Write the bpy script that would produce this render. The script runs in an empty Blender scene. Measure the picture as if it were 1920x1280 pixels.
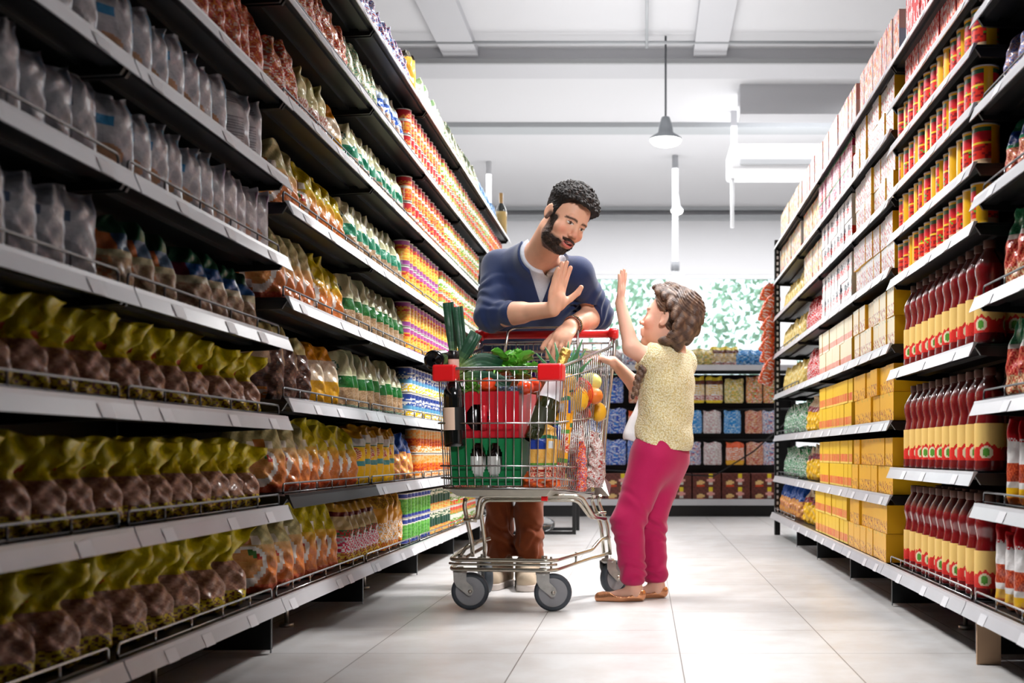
import bpy, math, random
import numpy as np
from mathutils import Vector, Matrix
random.seed(7); np.random.seed(7)
F = 2254.0; VX, VY, H = 1208.0, 850.0, 0.53
S = bpy.context.scene
COL = S.collection
def W(px, py, Y):
    "world point seen at photo pixel px,py at distance Y"
    return Vector(((px-VX)*Y/F, Y, H+(VY-py)*Y/F))
def lin(c):
    c = c/255.0 if isinstance(c, (int, float)) else c
    return c/12.92 if c <= 0.04045 else ((c+0.055)/1.055)**2.4
def L3(rgb): return tuple(lin(float(v)) for v in rgb)
# ------------------------------------------------------------ materials
MATS = {}
def mat(name, rgb=(200,200,200), rough=0.5, metal=0.0, coat=0.0, spec=0.5, bump=0.0, bscale=60.0, var=0.0, vscale=20.0,
        emit=0.0, attr=False, sss=0.0, trans=0.0, alpha=1.0, sheen=0.0, ior=1.45, bdist=0.01):
    if name in MATS: return MATS[name]
    m = bpy.data.materials.new(name); m.use_nodes = True
    nt = m.node_tree; n = nt.nodes; l = nt.links
    b = n['Principled BSDF']
    b.inputs['Roughness'].default_value = rough; b.inputs['Metallic'].default_value = metal
    b.inputs['Coat Weight'].default_value = coat; b.inputs['Coat Roughness'].default_value = 0.12
    b.inputs['Specular IOR Level'].default_value = spec; b.inputs['IOR'].default_value = ior
    b.inputs['Transmission Weight'].default_value = trans; b.inputs['Alpha'].default_value = alpha
    if sheen: b.inputs['Sheen Weight'].default_value = sheen
    if sss:
        b.inputs['Subsurface Weight'].default_value = sss; b.inputs['Subsurface Scale'].default_value = 0.008
        b.inputs['Subsurface Radius'].default_value = (1.0, 0.35, 0.2)
    col = (*L3(rgb), 1.0)
    b.inputs['Base Color'].default_value = col
    src = None
    if attr:
        a = n.new('ShaderNodeAttribute'); a.attribute_name = 'Col'; src = a.outputs['Color']
        l.new(src, b.inputs['Base Color'])
    if var > 0:
        tc = n.new('ShaderNodeTexCoord'); nz = n.new('ShaderNodeTexNoise'); nz.inputs['Scale'].default_value = vscale
        nz.inputs['Detail'].default_value = 5
        l.new(tc.outputs['Object'], nz.inputs['Vector'])
        mx = n.new('ShaderNodeMix'); mx.data_type = 'RGBA'; mx.blend_type = 'MULTIPLY'; mx.inputs[0].default_value = var
        cr = n.new('ShaderNodeValToRGB'); cr.color_ramp.elements[0].position = 0.3; cr.color_ramp.elements[1].position = 0.7
        cr.color_ramp.elements[0].color = (0.35,0.35,0.35,1); cr.color_ramp.elements[1].color = (1,1,1,1)
        l.new(nz.outputs[0], cr.inputs[0]); l.new(cr.outputs[0], mx.inputs[7])
        if src: l.new(src, mx.inputs[6])
        else: mx.inputs[6].default_value = col
        l.new(mx.outputs[2], b.inputs['Base Color'])
    if bump > 0:
        tc = n.new('ShaderNodeTexCoord'); nz = n.new('ShaderNodeTexNoise'); nz.inputs['Scale'].default_value = bscale
        nz.inputs['Detail'].default_value = 3
        l.new(tc.outputs['Object'], nz.inputs['Vector'])
        bp = n.new('ShaderNodeBump'); bp.inputs['Strength'].default_value = bump; bp.inputs['Distance'].default_value = bdist
        l.new(nz.outputs[0], bp.inputs['Height']); l.new(bp.outputs[0], b.inputs['Normal'])
    if emit > 0:
        b.inputs['Emission Color'].default_value = col; b.inputs['Emission Strength'].default_value = emit
    MATS[name] = m
    return m
M_film = mat('printed plastic film', attr=True, rough=0.28, coat=0.35, bump=0.5, bscale=45)
M_card = mat('printed carton', attr=True, rough=0.45, coat=0.1)
M_tin = mat('printed tin', attr=True, rough=0.3, coat=0.3)
M_paint = mat('painted detail', attr=True, rough=0.5)
M_rail = mat('pale price rail', (218,218,222), 0.3, coat=0.2, var=0.1, vscale=8)
M_black = mat('black powder coat', (14,15,17), 0.4)
M_dark = mat('dark steel shelf', (20,22,24), 0.38, var=0.2)
M_wire = mat('chrome wire', (190,190,190), 0.25, metal=1.0)
M_steel = mat('worn zinc steel', (205,200,190), 0.3, metal=0.9, var=0.35, vscale=30, bump=0.1, bscale=200, bdist=0.002)
M_red = mat('red plastic', (225,22,28), 0.35, coat=0.2)
# ------------------------------------------------------------ object helpers
def props(o, label=None, cat=None, group=None, kind=None):
    if label: o['label'] = label
    if cat: o['category'] = cat
    if group: o['group'] = group
    if kind: o['kind'] = kind
    return o
def empty(name, loc=(0,0,0), rz=0.0, label=None, cat=None, group=None):
    o = bpy.data.objects.new(name, None); COL.objects.link(o)
    o.location = loc; o.rotation_euler = (0,0,rz); o.empty_display_size = 0.05
    return props(o, label, cat, group)
class MB:
    "collects quads / polygons with per face colour and material index"
    def __init__(s): s.v=[]; s.f=[]; s.c=[]; s.m=[]; s.sm=[]
    def add(s, vs, fs, col=(200,200,200), mi=0, smooth=False):
        b=len(s.v); s.v.extend(tuple(p) for p in vs)
        for i,f in enumerate(fs):
            s.f.append([b+k for k in f]); s.m.append(mi); s.sm.append(smooth)
            s.c.append(col[i] if isinstance(col, list) else col)
        return s
    def box(s, x0,x1,y0,y1,z0,z1, col=(200,200,200), mi=0):
        v=[(x,y,z) for z in (z0,z1) for y in (y0,y1) for x in (x0,x1)]
        return s.add(v,[(0,2,3,1),(4,5,7,6),(0,1,5,4),(2,6,7,3),(0,4,6,2),(1,3,7,5)],col,mi)
    def tube(s, pts, r, n=8, col=(200,200,200), mi=0, closed=False, fil=0.0, cap=True):
        pts=[Vector(p) for p in pts]
        if fil>0: pts=fillet(pts, fil, closed)
        N=len(pts); rs = r if isinstance(r,(list,tuple)) else [r]*N
        if len(rs)!=N: rs=[rs[0]+(rs[-1]-rs[0])*i/(N-1) for i in range(N)]
        vs=[]; up=None
        for i,p in enumerate(pts):
            a=pts[i-1] if (i>0 or closed) else p; c=pts[(i+1)%N] if (i<N-1 or closed) else p
            t=(c-a).normalized()
            if up is None:
                up=Vector((0,0,1)) if abs(t.z)<0.9 else Vector((1,0,0))
            up=(up-t*up.dot(t))
            if up.length<1e-6: up=t.orthogonal()
            up.normalize(); sd=t.cross(up)
            for k in range(n):
                th=2*math.pi*k/n
                vs.append(p+(up*math.cos(th)+sd*math.sin(th))*rs[i])
        fs=[]
        R=N if closed else N-1
        for i in range(R):
            j=(i+1)%N
            for k in range(n):
                k2=(k+1)%n; fs.append((i*n+k, j*n+k, j*n+k2, i*n+k2))
        s.add(vs,fs,col,mi,True)
        if cap and not closed:
            b=len(s.v)-len(vs)
            s.f.append([b+k for k in range(n)]); s.c.append(col if not isinstance(col,list) else col[0]); s.m.append(mi); s.sm.append(False)
            s.f.append([b+(N-1)*n+k for k in reversed(range(n))]); s.c.append(col if not isinstance(col,list) else col[0]); s.m.append(mi); s.sm.append(False)
        return s
    def lathe(s, prof, n=20, paint=None, col=(200,200,200), mi=0, M=None, cap=True, squash=1.0):
        "prof: list of (r,z). paint(theta01, t01, z)->rgb"
        vs=[]; N=len(prof); zs=[p[1] for p in prof]; z0,z1=min(zs),max(zs)
        for r,z in prof:
            for k in range(n):
                th=2*math.pi*k/n; vs.append(Vector((r*math.cos(th), r*math.sin(th)*squash, z)))
        fs=[]; cs=[]
        for i in range(N-1):
            for k in range(n):
                k2=(k+1)%n; fs.append((i*n+k,i*n+k2,(i+1)*n+k2,(i+1)*n+k))
                zc=(zs[i]+zs[i+1])/2
                cs.append(paint((k+0.5)/n,(zc-z0)/(z1-z0+1e-9),zc) if paint else col)
        if cap:
            fs.append(tuple(range(n))[::-1]); cs.append(cs[0]); fs.append(tuple((N-1)*n+k for k in range(n))); cs.append(cs[-1])
        if M is not None: vs=[M@v for v in vs]
        s.add(vs,fs,cs,mi,True)
        return s
    def ball(s, c, r, n=14, m=9, col=(200,200,200), mi=0, M=None, bumpf=None, paint=None):
        c=Vector(c); r=Vector(r) if hasattr(r,'__len__') else Vector((r,r,r))
        vs=[]; fs=[]; cs=[]
        for i in range(m+1):
            ph=math.pi*i/m
            for k in range(n):
                th=2*math.pi*k/n
                d=Vector((math.sin(ph)*math.cos(th),math.sin(ph)*math.sin(th),-math.cos(ph)))
                q=1.0+(bumpf(d) if bumpf else 0.0)
                p=Vector((d.x*r.x*q,d.y*r.y*q,d.z*r.z*q))
                if M is not None: p=M@p
                vs.append(c+p)
        for i in range(m):
            for k in range(n):
                k2=(k+1)%n; fs.append((i*n+k,i*n+k2,(i+1)*n+k2,(i+1)*n+k))
                ph=math.pi*(i+.5)/m; th=2*math.pi*(k+.5)/n
                cs.append(paint(Vector((math.sin(ph)*math.cos(th),math.sin(ph)*math.sin(th),-math.cos(ph)))) if paint else col)
        s.add(vs,fs,cs,mi,True); return s
    def mesh(s, name, mats):
        me=bpy.data.meshes.new(name)
        me.from_pydata(s.v,[],s.f); 
        for m in (mats if isinstance(mats,(list,tuple)) else [mats]): me.materials.append(m)
        me.polygons.foreach_set('material_index', s.m)
        me.polygons.foreach_set('use_smooth', s.sm)
        at=me.color_attributes.new('Col','BYTE_COLOR','CORNER')
        tot=np.array([len(f) for f in s.f])
        fc=np.array([(c[0]/255,c[1]/255,c[2]/255,1.0) for c in s.c], dtype=np.float32)
        at.data.foreach_set('color_srgb', np.clip(np.repeat(fc,tot,axis=0),0,1).ravel())
        me.update(); me.validate()
        return me
    def build(s, name, mats, parent=None, loc=(0,0,0), rot=(0,0,0)):
        o=bpy.data.objects.new(name, s.mesh(name,mats)); COL.objects.link(o)
        o.location=loc; o.rotation_euler=rot
        if parent is not None: o.parent=parent
        return o
def fillet(pts, r, closed=False, k=4):
    N=len(pts); out=[]
    for i,p in enumerate(pts):
        if not closed and (i==0 or i==N-1): out.append(p); continue
        a=pts[i-1]; c=pts[(i+1)%N]
        da=(a-p); dc=(c-p); la,lc=da.length,dc.length
        rr=min(r,la*0.45,lc*0.45); A=p+da/la*rr; C=p+dc/lc*rr
        for j in range(k+1):
            t=j/k; out.append(A*(1-t)**2+p*2*t*(1-t)+C*t*t)
    return out
def inst(o, loc, rz=0.0, rx=0.0, ry=0.0, scale=None, parent=None):
    c=o.copy(); COL.objects.link(c); c.location=loc; c.rotation_euler=(rx,ry,rz)
    if scale: c.scale=(scale,scale,scale) if not hasattr(scale,'__len__') else scale
    for ch in o.children:
        d=ch.copy(); COL.objects.link(d); d.parent=c
    return c
def bevel(o, w=0.004, seg=2):
    m=o.modifiers.new('bev','BEVEL'); m.width=w; m.segments=seg; m.limit_method='ANGLE'; return o
def mixc(a,b,t): return tuple(a[i]+(b[i]-a[i])*t for i in range(3))
def nz2(x,y,s=0): return math.sin(x*12.9898+y*4.1+s*7.7)*math.sin(y*17.23-x*3.7+s*2.3)*0.5+math.sin(x*5.1+s)*math.sin(y*6.3+s*1.7)*0.5
# ------------------------------------------------------------ setting
def struct(name, mb, m, loc=(0,0,0)):
    o=mb.build(name, m, None, loc); o['kind']='structure'; return o
def floor_material():
    m=bpy.data.materials.new('pale floor tiles'); m.use_nodes=True; nt=m.node_tree; n=nt.nodes; l=nt.links; b=n['Principled BSDF']
    tc=n.new('ShaderNodeTexCoord'); mp=n.new('ShaderNodeMapping'); mp.inputs['Location'].default_value=(0.323,0.15,0)
    l.new(tc.outputs['Object'],mp.inputs['Vector'])
    br=n.new('ShaderNodeTexBrick'); br.offset=0.0; br.inputs['Scale'].default_value=1.0; br.inputs['Brick Width'].default_value=0.4175; br.inputs['Row Height'].default_value=0.4175
    br.inputs['Mortar Size'].default_value=0.0016; br.inputs['Mortar Smooth'].default_value=0.3
    br.inputs['Color1'].default_value=(*L3((221,219,218)),1); br.inputs['Color2'].default_value=(*L3((228,226,225)),1); br.inputs['Mortar'].default_value=(*L3((120,112,105)),1)
    l.new(mp.outputs[0],br.inputs['Vector'])
    nz=n.new('ShaderNodeTexNoise'); nz.inputs['Scale'].default_value=6; nz.inputs['Detail'].default_value=8; nz.inputs['Roughness'].default_value=0.7
    l.new(tc.outputs['Object'],nz.inputs['Vector'])
    cr=n.new('ShaderNodeValToRGB'); cr.color_ramp.elements[0].position=0.35; cr.color_ramp.elements[1].position=0.6
    cr.color_ramp.elements[0].color=(*L3((238,233,229)),1); cr.color_ramp.elements[1].color=(1,1,1,1)
    l.new(nz.outputs[0],cr.inputs[0])
    mx=n.new('ShaderNodeMix'); mx.data_type='RGBA'; mx.blend_type='MULTIPLY'; mx.inputs[0].default_value=0.8
    l.new(br.outputs['Color'],mx.inputs[6]); l.new(cr.outputs[0],mx.inputs[7]); l.new(mx.outputs[2],b.inputs['Base Color'])
    r=n.new('ShaderNodeMapRange'); r.inputs[3].default_value=0.22; r.inputs[4].default_value=0.42; l.new(nz.outputs[0],r.inputs[0]); l.new(r.outputs[0],b.inputs['Roughness'])
    b.inputs['Specular IOR Level'].default_value=0.45
    return m
struct('floor', MB().box(-7,7,-4,17.2,-0.06,0), floor_material())
M_wall=mat('white painted wall',(226,226,229),0.7,bump=0.05,bscale=30)
M_ceil=mat('light grey ceiling',(212,212,215),0.75)
M_beam=mat('grey beam paint',(196,196,200),0.6)
M_line=mat('grey pipe paint',(176,179,182),0.5)
ZC=4.0
struct('ceiling', MB().box(-7,7,-4,17.2,ZC,ZC+0.1), M_ceil)
struct('wall_left', MB().box(-7.1,-7,-4,17.2,0,ZC), M_wall)
struct('wall_right', MB().box(7,7.1,-4,17.2,0,ZC), M_wall)
struct('wall_front', MB().box(-7,7,-4.1,-4,0,ZC), mat('darkened wall colour',(90,90,92),0.8))  # unseen wall, its colour darkened to keep the camera side dark
# back wall with four window openings
wb=MB(); wx=[(-6.4,-3.3),(-3.0,-0.95),(-0.85,0.42),(0.58,1.9),(2.1,6.4)]
wb.box(-7,7,17.0,17.2,3.06,ZC); wb.box(-7,7,17.0,17.2,0,1.0)
xs=[-7]+[v for p in wx for v in p]+[7]
for i in range(0,len(xs),2): wb.box(xs[i],xs[i+1],17.0,17.2,1.0,3.06)
struct('wall_back', wb, M_wall)
M_glass=mat('window glass',(240,250,248),0.02,trans=1.0,ior=1.02,spec=0.2)
M_frame=mat('white window frame',(235,236,238),0.4)
for i,(a,b) in enumerate(wx):
    e=empty('window_%d'%(i+1),((a+b)/2,17.05,1.0)); e['kind']='structure'
    w=(b-a)/2; h=2.06
    fr=MB().box(-w+.002,-w+0.06,-0.04,0.04,0.002,h-.002).box(w-0.06,w-.002,-0.04,0.04,0.002,h-.002).box(-w+.06,w-.06,-0.04,0.04,0.002,0.06).box(-w+.06,w-.06,-0.04,0.04,h-0.06,h-.002)
    if w>0.9: fr.box(-0.03,0.03,-0.03,0.03,0.06,h-0.06)
    o=fr.build('window_frame',M_frame,e); o['kind']='structure'
    o=MB().box(-w+0.05,w-0.05,-0.004,0.004,0.05,h-0.05).build('window_glass',M_glass,e); o['kind']='structure'
# fascia steps high on the back wall, two bands across
struct('trim_1', MB().box(-7,7,16.86,17.0,3.82,3.88), M_line)
struct('trim_2', MB().box(-7,7,16.9,17.0,3.95,4.0), M_line)
# ceiling beam, purlin line, ducts running with the aisle
struct('beam_1', MB().box(-7,7,10.3,10.75,ZC-0.12,ZC), M_beam)
struct('trim_3', MB().box(-7,7,10.2,10.24,ZC-0.16,ZC-0.12), mat('darker pipe paint',(165,166,168),0.5))  # strip in a slightly darker grey than the other trims
struct('trim_4', MB().box(-7,7,12.6,12.9,ZC-0.05,ZC), M_line)
struct('beam_2', MB().box(-1.72,-1.42,-4,10.3,ZC-0.07,ZC), M_beam)
struct('beam_3', MB().box(0.42,0.70,-4,10.3,ZC-0.07,ZC), M_beam)
# pipes in the ceiling
def thing(name,mb,m,label,cat,loc=(0,0,0),group=None,kind=None):
    o=mb.build(name,m,None,loc); return props(o,label,cat,group,kind)
thing('ceiling_pipe', MB().tube([(-2.2,9.95,3.93),(1.9,9.95,3.93)],0.014,8), M_line,'thin grey pipe running across under the ceiling beam','pipe')
thing('ceiling_pipe', MB().tube([(0.02,9.98,3.9),(0.02,8.3,3.9)],0.012,8).tube([(0.02,9.98,3.9),(0.02,9.98,3.99)],0.012,8), M_line,'short grey pipe dropping from the ceiling above the pendant lamp','pipe')
# slender columns
e=empty('column_1',(0.36,14.0,0)); e['kind']='structure'
o=MB().tube([(0,0,0),(0,0,ZC)],0.035,14).build('column_shaft',mat('column paint',(196,198,202),0.5),e); o['kind']='structure'
o=MB().tube([(0,0,2.66),(0,0,2.76)],0.05,14).build('column_collar',mat('grey collar',(120,122,126),0.5),e); o['kind']='structure'
e=empty('column_2',(-1.85,14.3,0)); e['kind']='structure'
o=MB().tube([(0,0,0),(0,0,ZC)],0.03,14).build('column_shaft',M_frame,e); o['kind']='structure'
# pendant lamps
M_glow=mat('lit lamp glass',(255,252,245),0.4,emit=8.0)
def pendant(x,y,z,r,label):
    e=empty('pendant_lamp',(x,y,z),0,label,'lamp')
    MB().lathe([(0.012,0.20),(r*0.25,0.19),(r*0.42,0.12),(r*0.5,0.06),(r,0.015),(r,0.0)],24,cap=False).build('lamp_shade',mat('grey lamp shade',(150,155,160),0.4,metal=0.3),e)
    MB().ball((0,0,-0.002),(r*0.97,r*0.97,0.05),24,10).build('lamp_glass',M_glow,e)
    MB().tube([(0,0,0.19),(0,0,ZC-z)],0.009,8).build('lamp_cord',mat('dark cord',(90,92,96),0.5),e)
    return e
pendant(0.178,10.0,3.135,0.135,'round pendant lamp glowing white on a long dark cord')
pendant(0.392,14.4,3.44+0.8*0,0.075,'small pendant lamp glowing beyond the slender white column')
# air conditioner / duct box on the far wall side
e=empty('air_conditioner',(2.0,12.2,3.34),0,'long white air conditioner hanging under the ceiling above the far shelves','air conditioner')
M_ac=mat('white appliance plastic',(240,240,242),0.35)
bevel(MB().box(-1.15,1.15,-0.3,0.3,0,0.26).build('housing',M_ac,e),0.03,3)
MB().box(-1.05,1.05,-0.32,-0.29,0.05,0.10).build('air_outlet',mat('vent grey',(205,207,210),0.5),e)
MB().box(-1.12,-1.06,-0.03,0.03,0.26,0.66).build('hanger',M_beam,e); MB().box(1.06,1.12,-0.03,0.03,0.26,0.66).build('hanger',M_beam,e)
MB().tube([(-1.1,0.1,0.0),(-1.1,0.1,-0.5)],0.02,8).build('drain_pipe',M_frame,e)
thing('ceiling_duct', MB().box(0.9,5.0,11.3,11.6,3.72,4.0), M_beam,'grey boxed duct crossing the ceiling above the air conditioner','duct')
# ------------------------------------------------------------ outside
M_leaf=mat('sunlit leaves',(176,206,176),0.6,var=0.4,vscale=2)
M_bark=mat('bark',(110,95,80),0.8)
def tree(x,y,s,label,seed):
    r=random.Random(seed); e=empty('tree',(x,y,0),0,label,'tree','trees outside the shop windows')
    MB().tube([(0,0,0),(0.05,0,1.5*s),(0,0.05,2.5*s)],[0.12*s,0.1*s,0.06*s],8).build('trunk',M_bark,e)
    mb=MB()
    for k in range(1300):
        a=r.uniform(0,6.28); ph=r.uniform(-1,1); rr=s*1.5*r.uniform(0.5,1)
        c=Vector((math.cos(a)*math.sqrt(1-ph*ph)*rr, math.sin(a)*math.sqrt(1-ph*ph)*rr*0.7, 2.6*s+ph*rr*1.1))
        d=Vector((r.uniform(-1,1),r.uniform(-1,1),r.uniform(-1,1))).normalized(); u=d.orthogonal().normalized()*0.085*s; v=d.cross(u)
        mb.add([c-u,c-v*0.5,c+u,c+v*0.5],[(0,1,2,3)])
    mb.build('crown',M_leaf,e)
for i,(x,y,s) in enumerate([(-3.6,21.2,1.0),(-0.6,24.8,1.15),(2.2,21.2,1.0),(5.4,24.8,1.15),(-6.8,24.8,1.1)]):
    tree(x,y,s,'leafy green tree standing outside the shop windows',50+i)
struct('ground', MB().box(-30,30,17.2,50,-0.2,-0.02), mat('bright pavement',(205,205,200),0.8))
# ------------------------------------------------------------ world, lights, camera
w=bpy.data.worlds.new('World'); S.world=w; w.use_nodes=True
bg=w.node_tree.nodes['Background']; bg.inputs[0].default_value=(*L3((236,244,255)),1); bg.inputs[1].default_value=2.5
def area(name,loc,size,size_y,power,rot=(0,0,0),col=(1,1,1),spread=180):
    d=bpy.data.lights.new(name,'AREA'); d.shape='RECTANGLE'; d.size=size; d.size_y=size_y; d.energy=power; d.color=col
    d.spread=math.radians(spread)
    o=bpy.data.objects.new(name,d); COL.objects.link(o); o.location=loc; o.rotation_euler=rot; return o
def spot(name,loc,target,power,ang,blend=0.6,r=0.15,col=(1,1,1)):
    d=bpy.data.lights.new(name,'SPOT'); d.energy=power; d.spot_size=math.radians(ang); d.spot_blend=blend; d.shadow_soft_size=r; d.color=col
    o=bpy.data.objects.new(name,d); COL.objects.link(o); o.location=loc
    o.rotation_euler=(Vector(target)-Vector(loc)).to_track_quat('-Z','Y').to_euler(); return o
exec_lights=True
cam=bpy.data.cameras.new('Camera'); co=bpy.data.objects.new('Camera',cam); COL.objects.link(co); S.camera=co
co.location=(0,0,H); co.rotation_euler=(math.radians(90),0,0)
cam.sensor_width=36; cam.lens=F/1920*36; cam.shift_x=(960-VX)/1920; cam.shift_y=(VY-640)/1920
cam.clip_start=0.05; cam.clip_end=200
cam.dof.use_dof=True; cam.dof.focus_distance=4.15; cam.dof.aperture_fstop=4.4
vs=S.view_settings; vs.view_transform='Standard'; vs.look='None'; vs.gamma=1; vs.exposure=0.0; vs.use_curve_mapping=False
cy=S.cycles; cy.max_bounces=6; cy.diffuse_bounces=2; cy.glossy_bounces=3; cy.transmission_bounces=4; cy.transparent_max_bounces=4
cy.caustics_reflective=False; cy.caustics_refractive=False; cy.sample_clamp_indirect=4.0
# ------------------------------------------------------------ shelving units
DEP=0.44
def rail_mb(s,L,zt,h,out=0.014):
    "tilted price rail: local x = inward depth * s, y along aisle, origin at the lip"
    m=MB(); a=0.0; 
    P=[(0.012,0),(0.0,0.0),(-0.002,-0.008),(-out,-h),(-out+0.003,-h),(0.006,-0.008)]
    n=len(P); vs=[]
    for y in (0.003,L-0.003):
        vs+= [(s*p[0],y,zt+p[1]) for p in P]
    fs=[(i,(i+1)%n,n+(i+1)%n,n+i) if s>0 else (i,n+i,n+(i+1)%n,(i+1)%n) for i in range(n)]+[tuple(range(n)),tuple(range(2*n-1,n-1,-1))]
    m.add(vs,fs); return m
def guard_mb(s,L,zt,h=0.028,d=0.02):
    m=MB(); m.tube([(s*d,0.02,zt),(s*d,0.02,zt+h),(s*d,L-0.02,zt+h),(s*d,L-0.02,zt)],0.0028,6,fil=0.012)
    k=max(2,int(L/0.17))
    for i in range(1,k): m.tube([(s*d,L*i/k,zt),(s*d,L*i/k,zt+h)],0.0024,5)
    m.tube([(s*d,0.02,zt+0.004),(s*d,L-0.02,zt+0.004)],0.002,5)
    return m
def shelf_mb(s,L,zt,dep):
    m=MB(); x0,x1=sorted((s*0.004,s*dep))
    m.box(x0,x1,0.004,L-0.004,zt-0.012,zt-0.004)
    for d in (0.02,0.09,0.2,0.31):
        a,b=sorted((s*d,s*(d+0.035))); m.box(a,b,0.008,L-0.008,zt-0.022,zt-0.012)
    for y in (0.006,L-0.016):
        vs=[(s*0.0,y,zt-0.004),(s*dep,y,zt-0.004),(s*dep,y,zt-0.055),(s*0.02,y,zt-0.034)]
        vs+=[(v[0],y+0.01,v[2]) for v in vs]
        m.add(vs,[(0,1,2,3),(7,6,5,4),(0,4,5,1),(1,5,6,2),(2,6,7,3),(3,7,4,0)])
    return m
def shelving_unit(s,fb,fu,y0,y1,zs,label,guards=(),end=False,top=2.05,bare=()):
    L=y1-y0
    e=empty('shelving_unit',(s*fu,y0,0),0,label,'shelves')
    sx=lambda a,b: sorted((s*a,s*b))
    for y in (0.0,):
        a,b=sx(DEP,DEP+0.05); 
        o=MB().box(a,b,0.002,0.04,0,top).build('upright',M_black,e)
        m=MB()
        for k in range(int(top/0.05)-1):
            pass
    a,b=sx(DEP+0.005,DEP+0.02)
    MB().box(a,b,0.02,L-0.02,0.12,top).build('back_panel',M_dark,e)
    # base bracket and levelling foot
    db=fb-fu
    a,b=sx(db+0.03,db+DEP)
    MB().box(a,b,0.004,0.022,0.012,0.115).build('base_bracket',M_black,e)
    a,b=sx(db+0.028,db+0.031)
    MB().box(a,b,0.004,0.009,0.004,0.115).build('bracket_edge',mat('bare metal edge',(120,122,126),0.4,metal=0.6),e)
    f=MB().tube([(s*(db+0.14),0.5*L,0.0),(s*(db+0.14),0.5*L,0.012)],0.022,12).tube([(s*(db+0.14),0.5*L,0.01),(s*(db+0.14),0.5*L,0.08)],0.007,8).tube([(s*(db+0.14),0.5*L,0.06),(s*(db+0.14),0.5*L,0.075)],0.018,8)
    f.build('leveling_foot',M_steel,e)
    a,b=sx(db+0.30,db+0.31); MB().box(a,b,0.02,L-0.02,0.0,0.115).build('kick_panel',M_black,e)
    for i,z in enumerate(zs):
        base = i==0; off=db if base else 0.0
        o=shelf_mb(s,L,z,DEP-(off if not base else 0)).build('base_shelf' if base else 'shelf',M_dark,e,(s*off if base else 0,0,0))
        o2=rail_mb(s,L,z,0.037 if not base else 0.035,0.014).build('price_rail',M_dark if i in bare else M_rail,o)
        if i in guards: guard_mb(s,L,z).build('wire_guard',M_wire if base else mat('dark chrome wire',(120,122,125),0.3,metal=1.0),o)
        # price tickets clipped in the rail
        if not (i in bare):
            rr=random.Random(int(y0*100)+i*7)
            for q in range(3 if y0<6 else 0):
                t=MB(); yy=(q+rr.uniform(0.15,0.75))*(L-0.08)/3
                t.add([(s*-0.0045,yy,z-0.010),(s*-0.0045,yy+0.055,z-0.010),(s*-0.0155,yy+0.055,z-0.036),(s*-0.0155,yy,z-0.036)],[(0,1,2,3) if s<0 else (3,2,1,0)])
                t.build('price_ticket',mat('white ticket paper',(236,236,240),0.4),o)
    if end:
        m=MB(); 
        a,b=sx(0.0,0.035); m.box(a,b,L-0.005,L+0.035,0,1.92); m2=MB()
        for k in range(46):
            z=0.16+k*0.038; m2.box(s*0.0175-0.006,s*0.0175+0.006,L-0.008,L-0.004,z,z+0.02)
        eu=m.build('end_upright',M_black,e); m2.build('slot_strip',mat('pale slot gaps',(205,205,205),0.6),eu)
    return e
ZL1=[.149,.395,.628,.836,1.046,1.256,1.469,1.747]
ZL3=[.149,.422,.677,.946,1.197,1.472,1.747,2.02]
ZR1=[.149,.403,.664,.93,1.19,1.42,1.66,1.88]
ZR2=[.149,.483,.818,1.13,1.284,1.437,1.59,1.735,1.88]
ZR3=[.149,.386,.646,.913,1.177,1.42,1.655,1.88]
LB,LU=0.956,0.937
RB,RU=0.83,0.85
OL=['closest to the camera','second from the camera','third from the camera','fourth from the camera','fifth from the camera','sixth from the camera','at the far end']
ly=[1.2,2.208,3.166,4.20,5.205,6.2,7.2,8.35]
for i in range(7):
    zs=ZL1 if i<2 else ZL3
    g=(0,1,2,3,4) if i<2 else ((0,1,2,3,4,5,6,7) if i==2 else tuple(range(8)))
    shelving_unit(-1,LB,LU,ly[i],ly[i+1],zs,'black shelving unit, grey price rails, trolley side, '+OL[i],g,bare=(1,) if i==2 else ())
ry=[2.1,3.10,4.16,5.0,5.96,6.76,7.83]
OR=['closest to the camera','second from the camera, holding sauce bottles','third from the camera, holding yellow cartons','fourth from the camera','fifth from the camera','at the far end beside the orange clip strip']
for i in range(6):
    zs=ZR1 if i==0 else (ZR2 if i==1 else ZR3)
    g=(0,1,2,3,4,5,6) if i==0 else ((0,) if i==1 else ((0,1,2,3,4) if i>=5 else ()))
    shelving_unit(1,RB,RU,ry[i],ry[i+1],zs,'black shelving unit, girl side, '+OR[i],g,end=(i==5),top=1.9)
# ------------------------------------------------------------ packaging painters  (s -1..1 across face, t 0..1 height)
def lump(s,t,k,sd): return nz2(s*k,t*k*1.3,sd)
def P_oval(top, ringx=0.15, food=(222,140,66), low=(206,110,50), dark=False):
    def f(s,t,sd,front):
        x=(s-ringx)/0.55; y=(t-0.40)/0.23; r=math.sqrt(x*x+y*y*(1+0.35*y))
        n=lump(s,t,9,sd)
        if t>0.93: return mixc(top,(255,250,230),0.2)
        if r<0.74:
            if y>0.15 and x>0.15 and r>0.45: return (190,50,35) if x>0.42 else (60,120,50)
            return mixc(food,(236,176,98),0.5+0.5*n)
        if r<1.0: return (246,242,236)
        if t>0.62:
            if abs(s-ringx)<0.17 and t<0.74 : return (176,104,36)
            if t<0.72 and abs(s-ringx)<0.42: return (244,236,220)
            return mixc(top,tuple(v*0.8 for v in top),0.5+0.5*lump(s,t,6,sd+3))
        if t<0.12: return mixc((186,62,30),(226,120,70),0.5+0.5*n)
        base=mixc(low,(228,138,66),0.5+0.5*n)
        return base if t<0.35 else mixc(base,top,min(1,(t-0.35)/0.27)*0.75)
    return f
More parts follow.
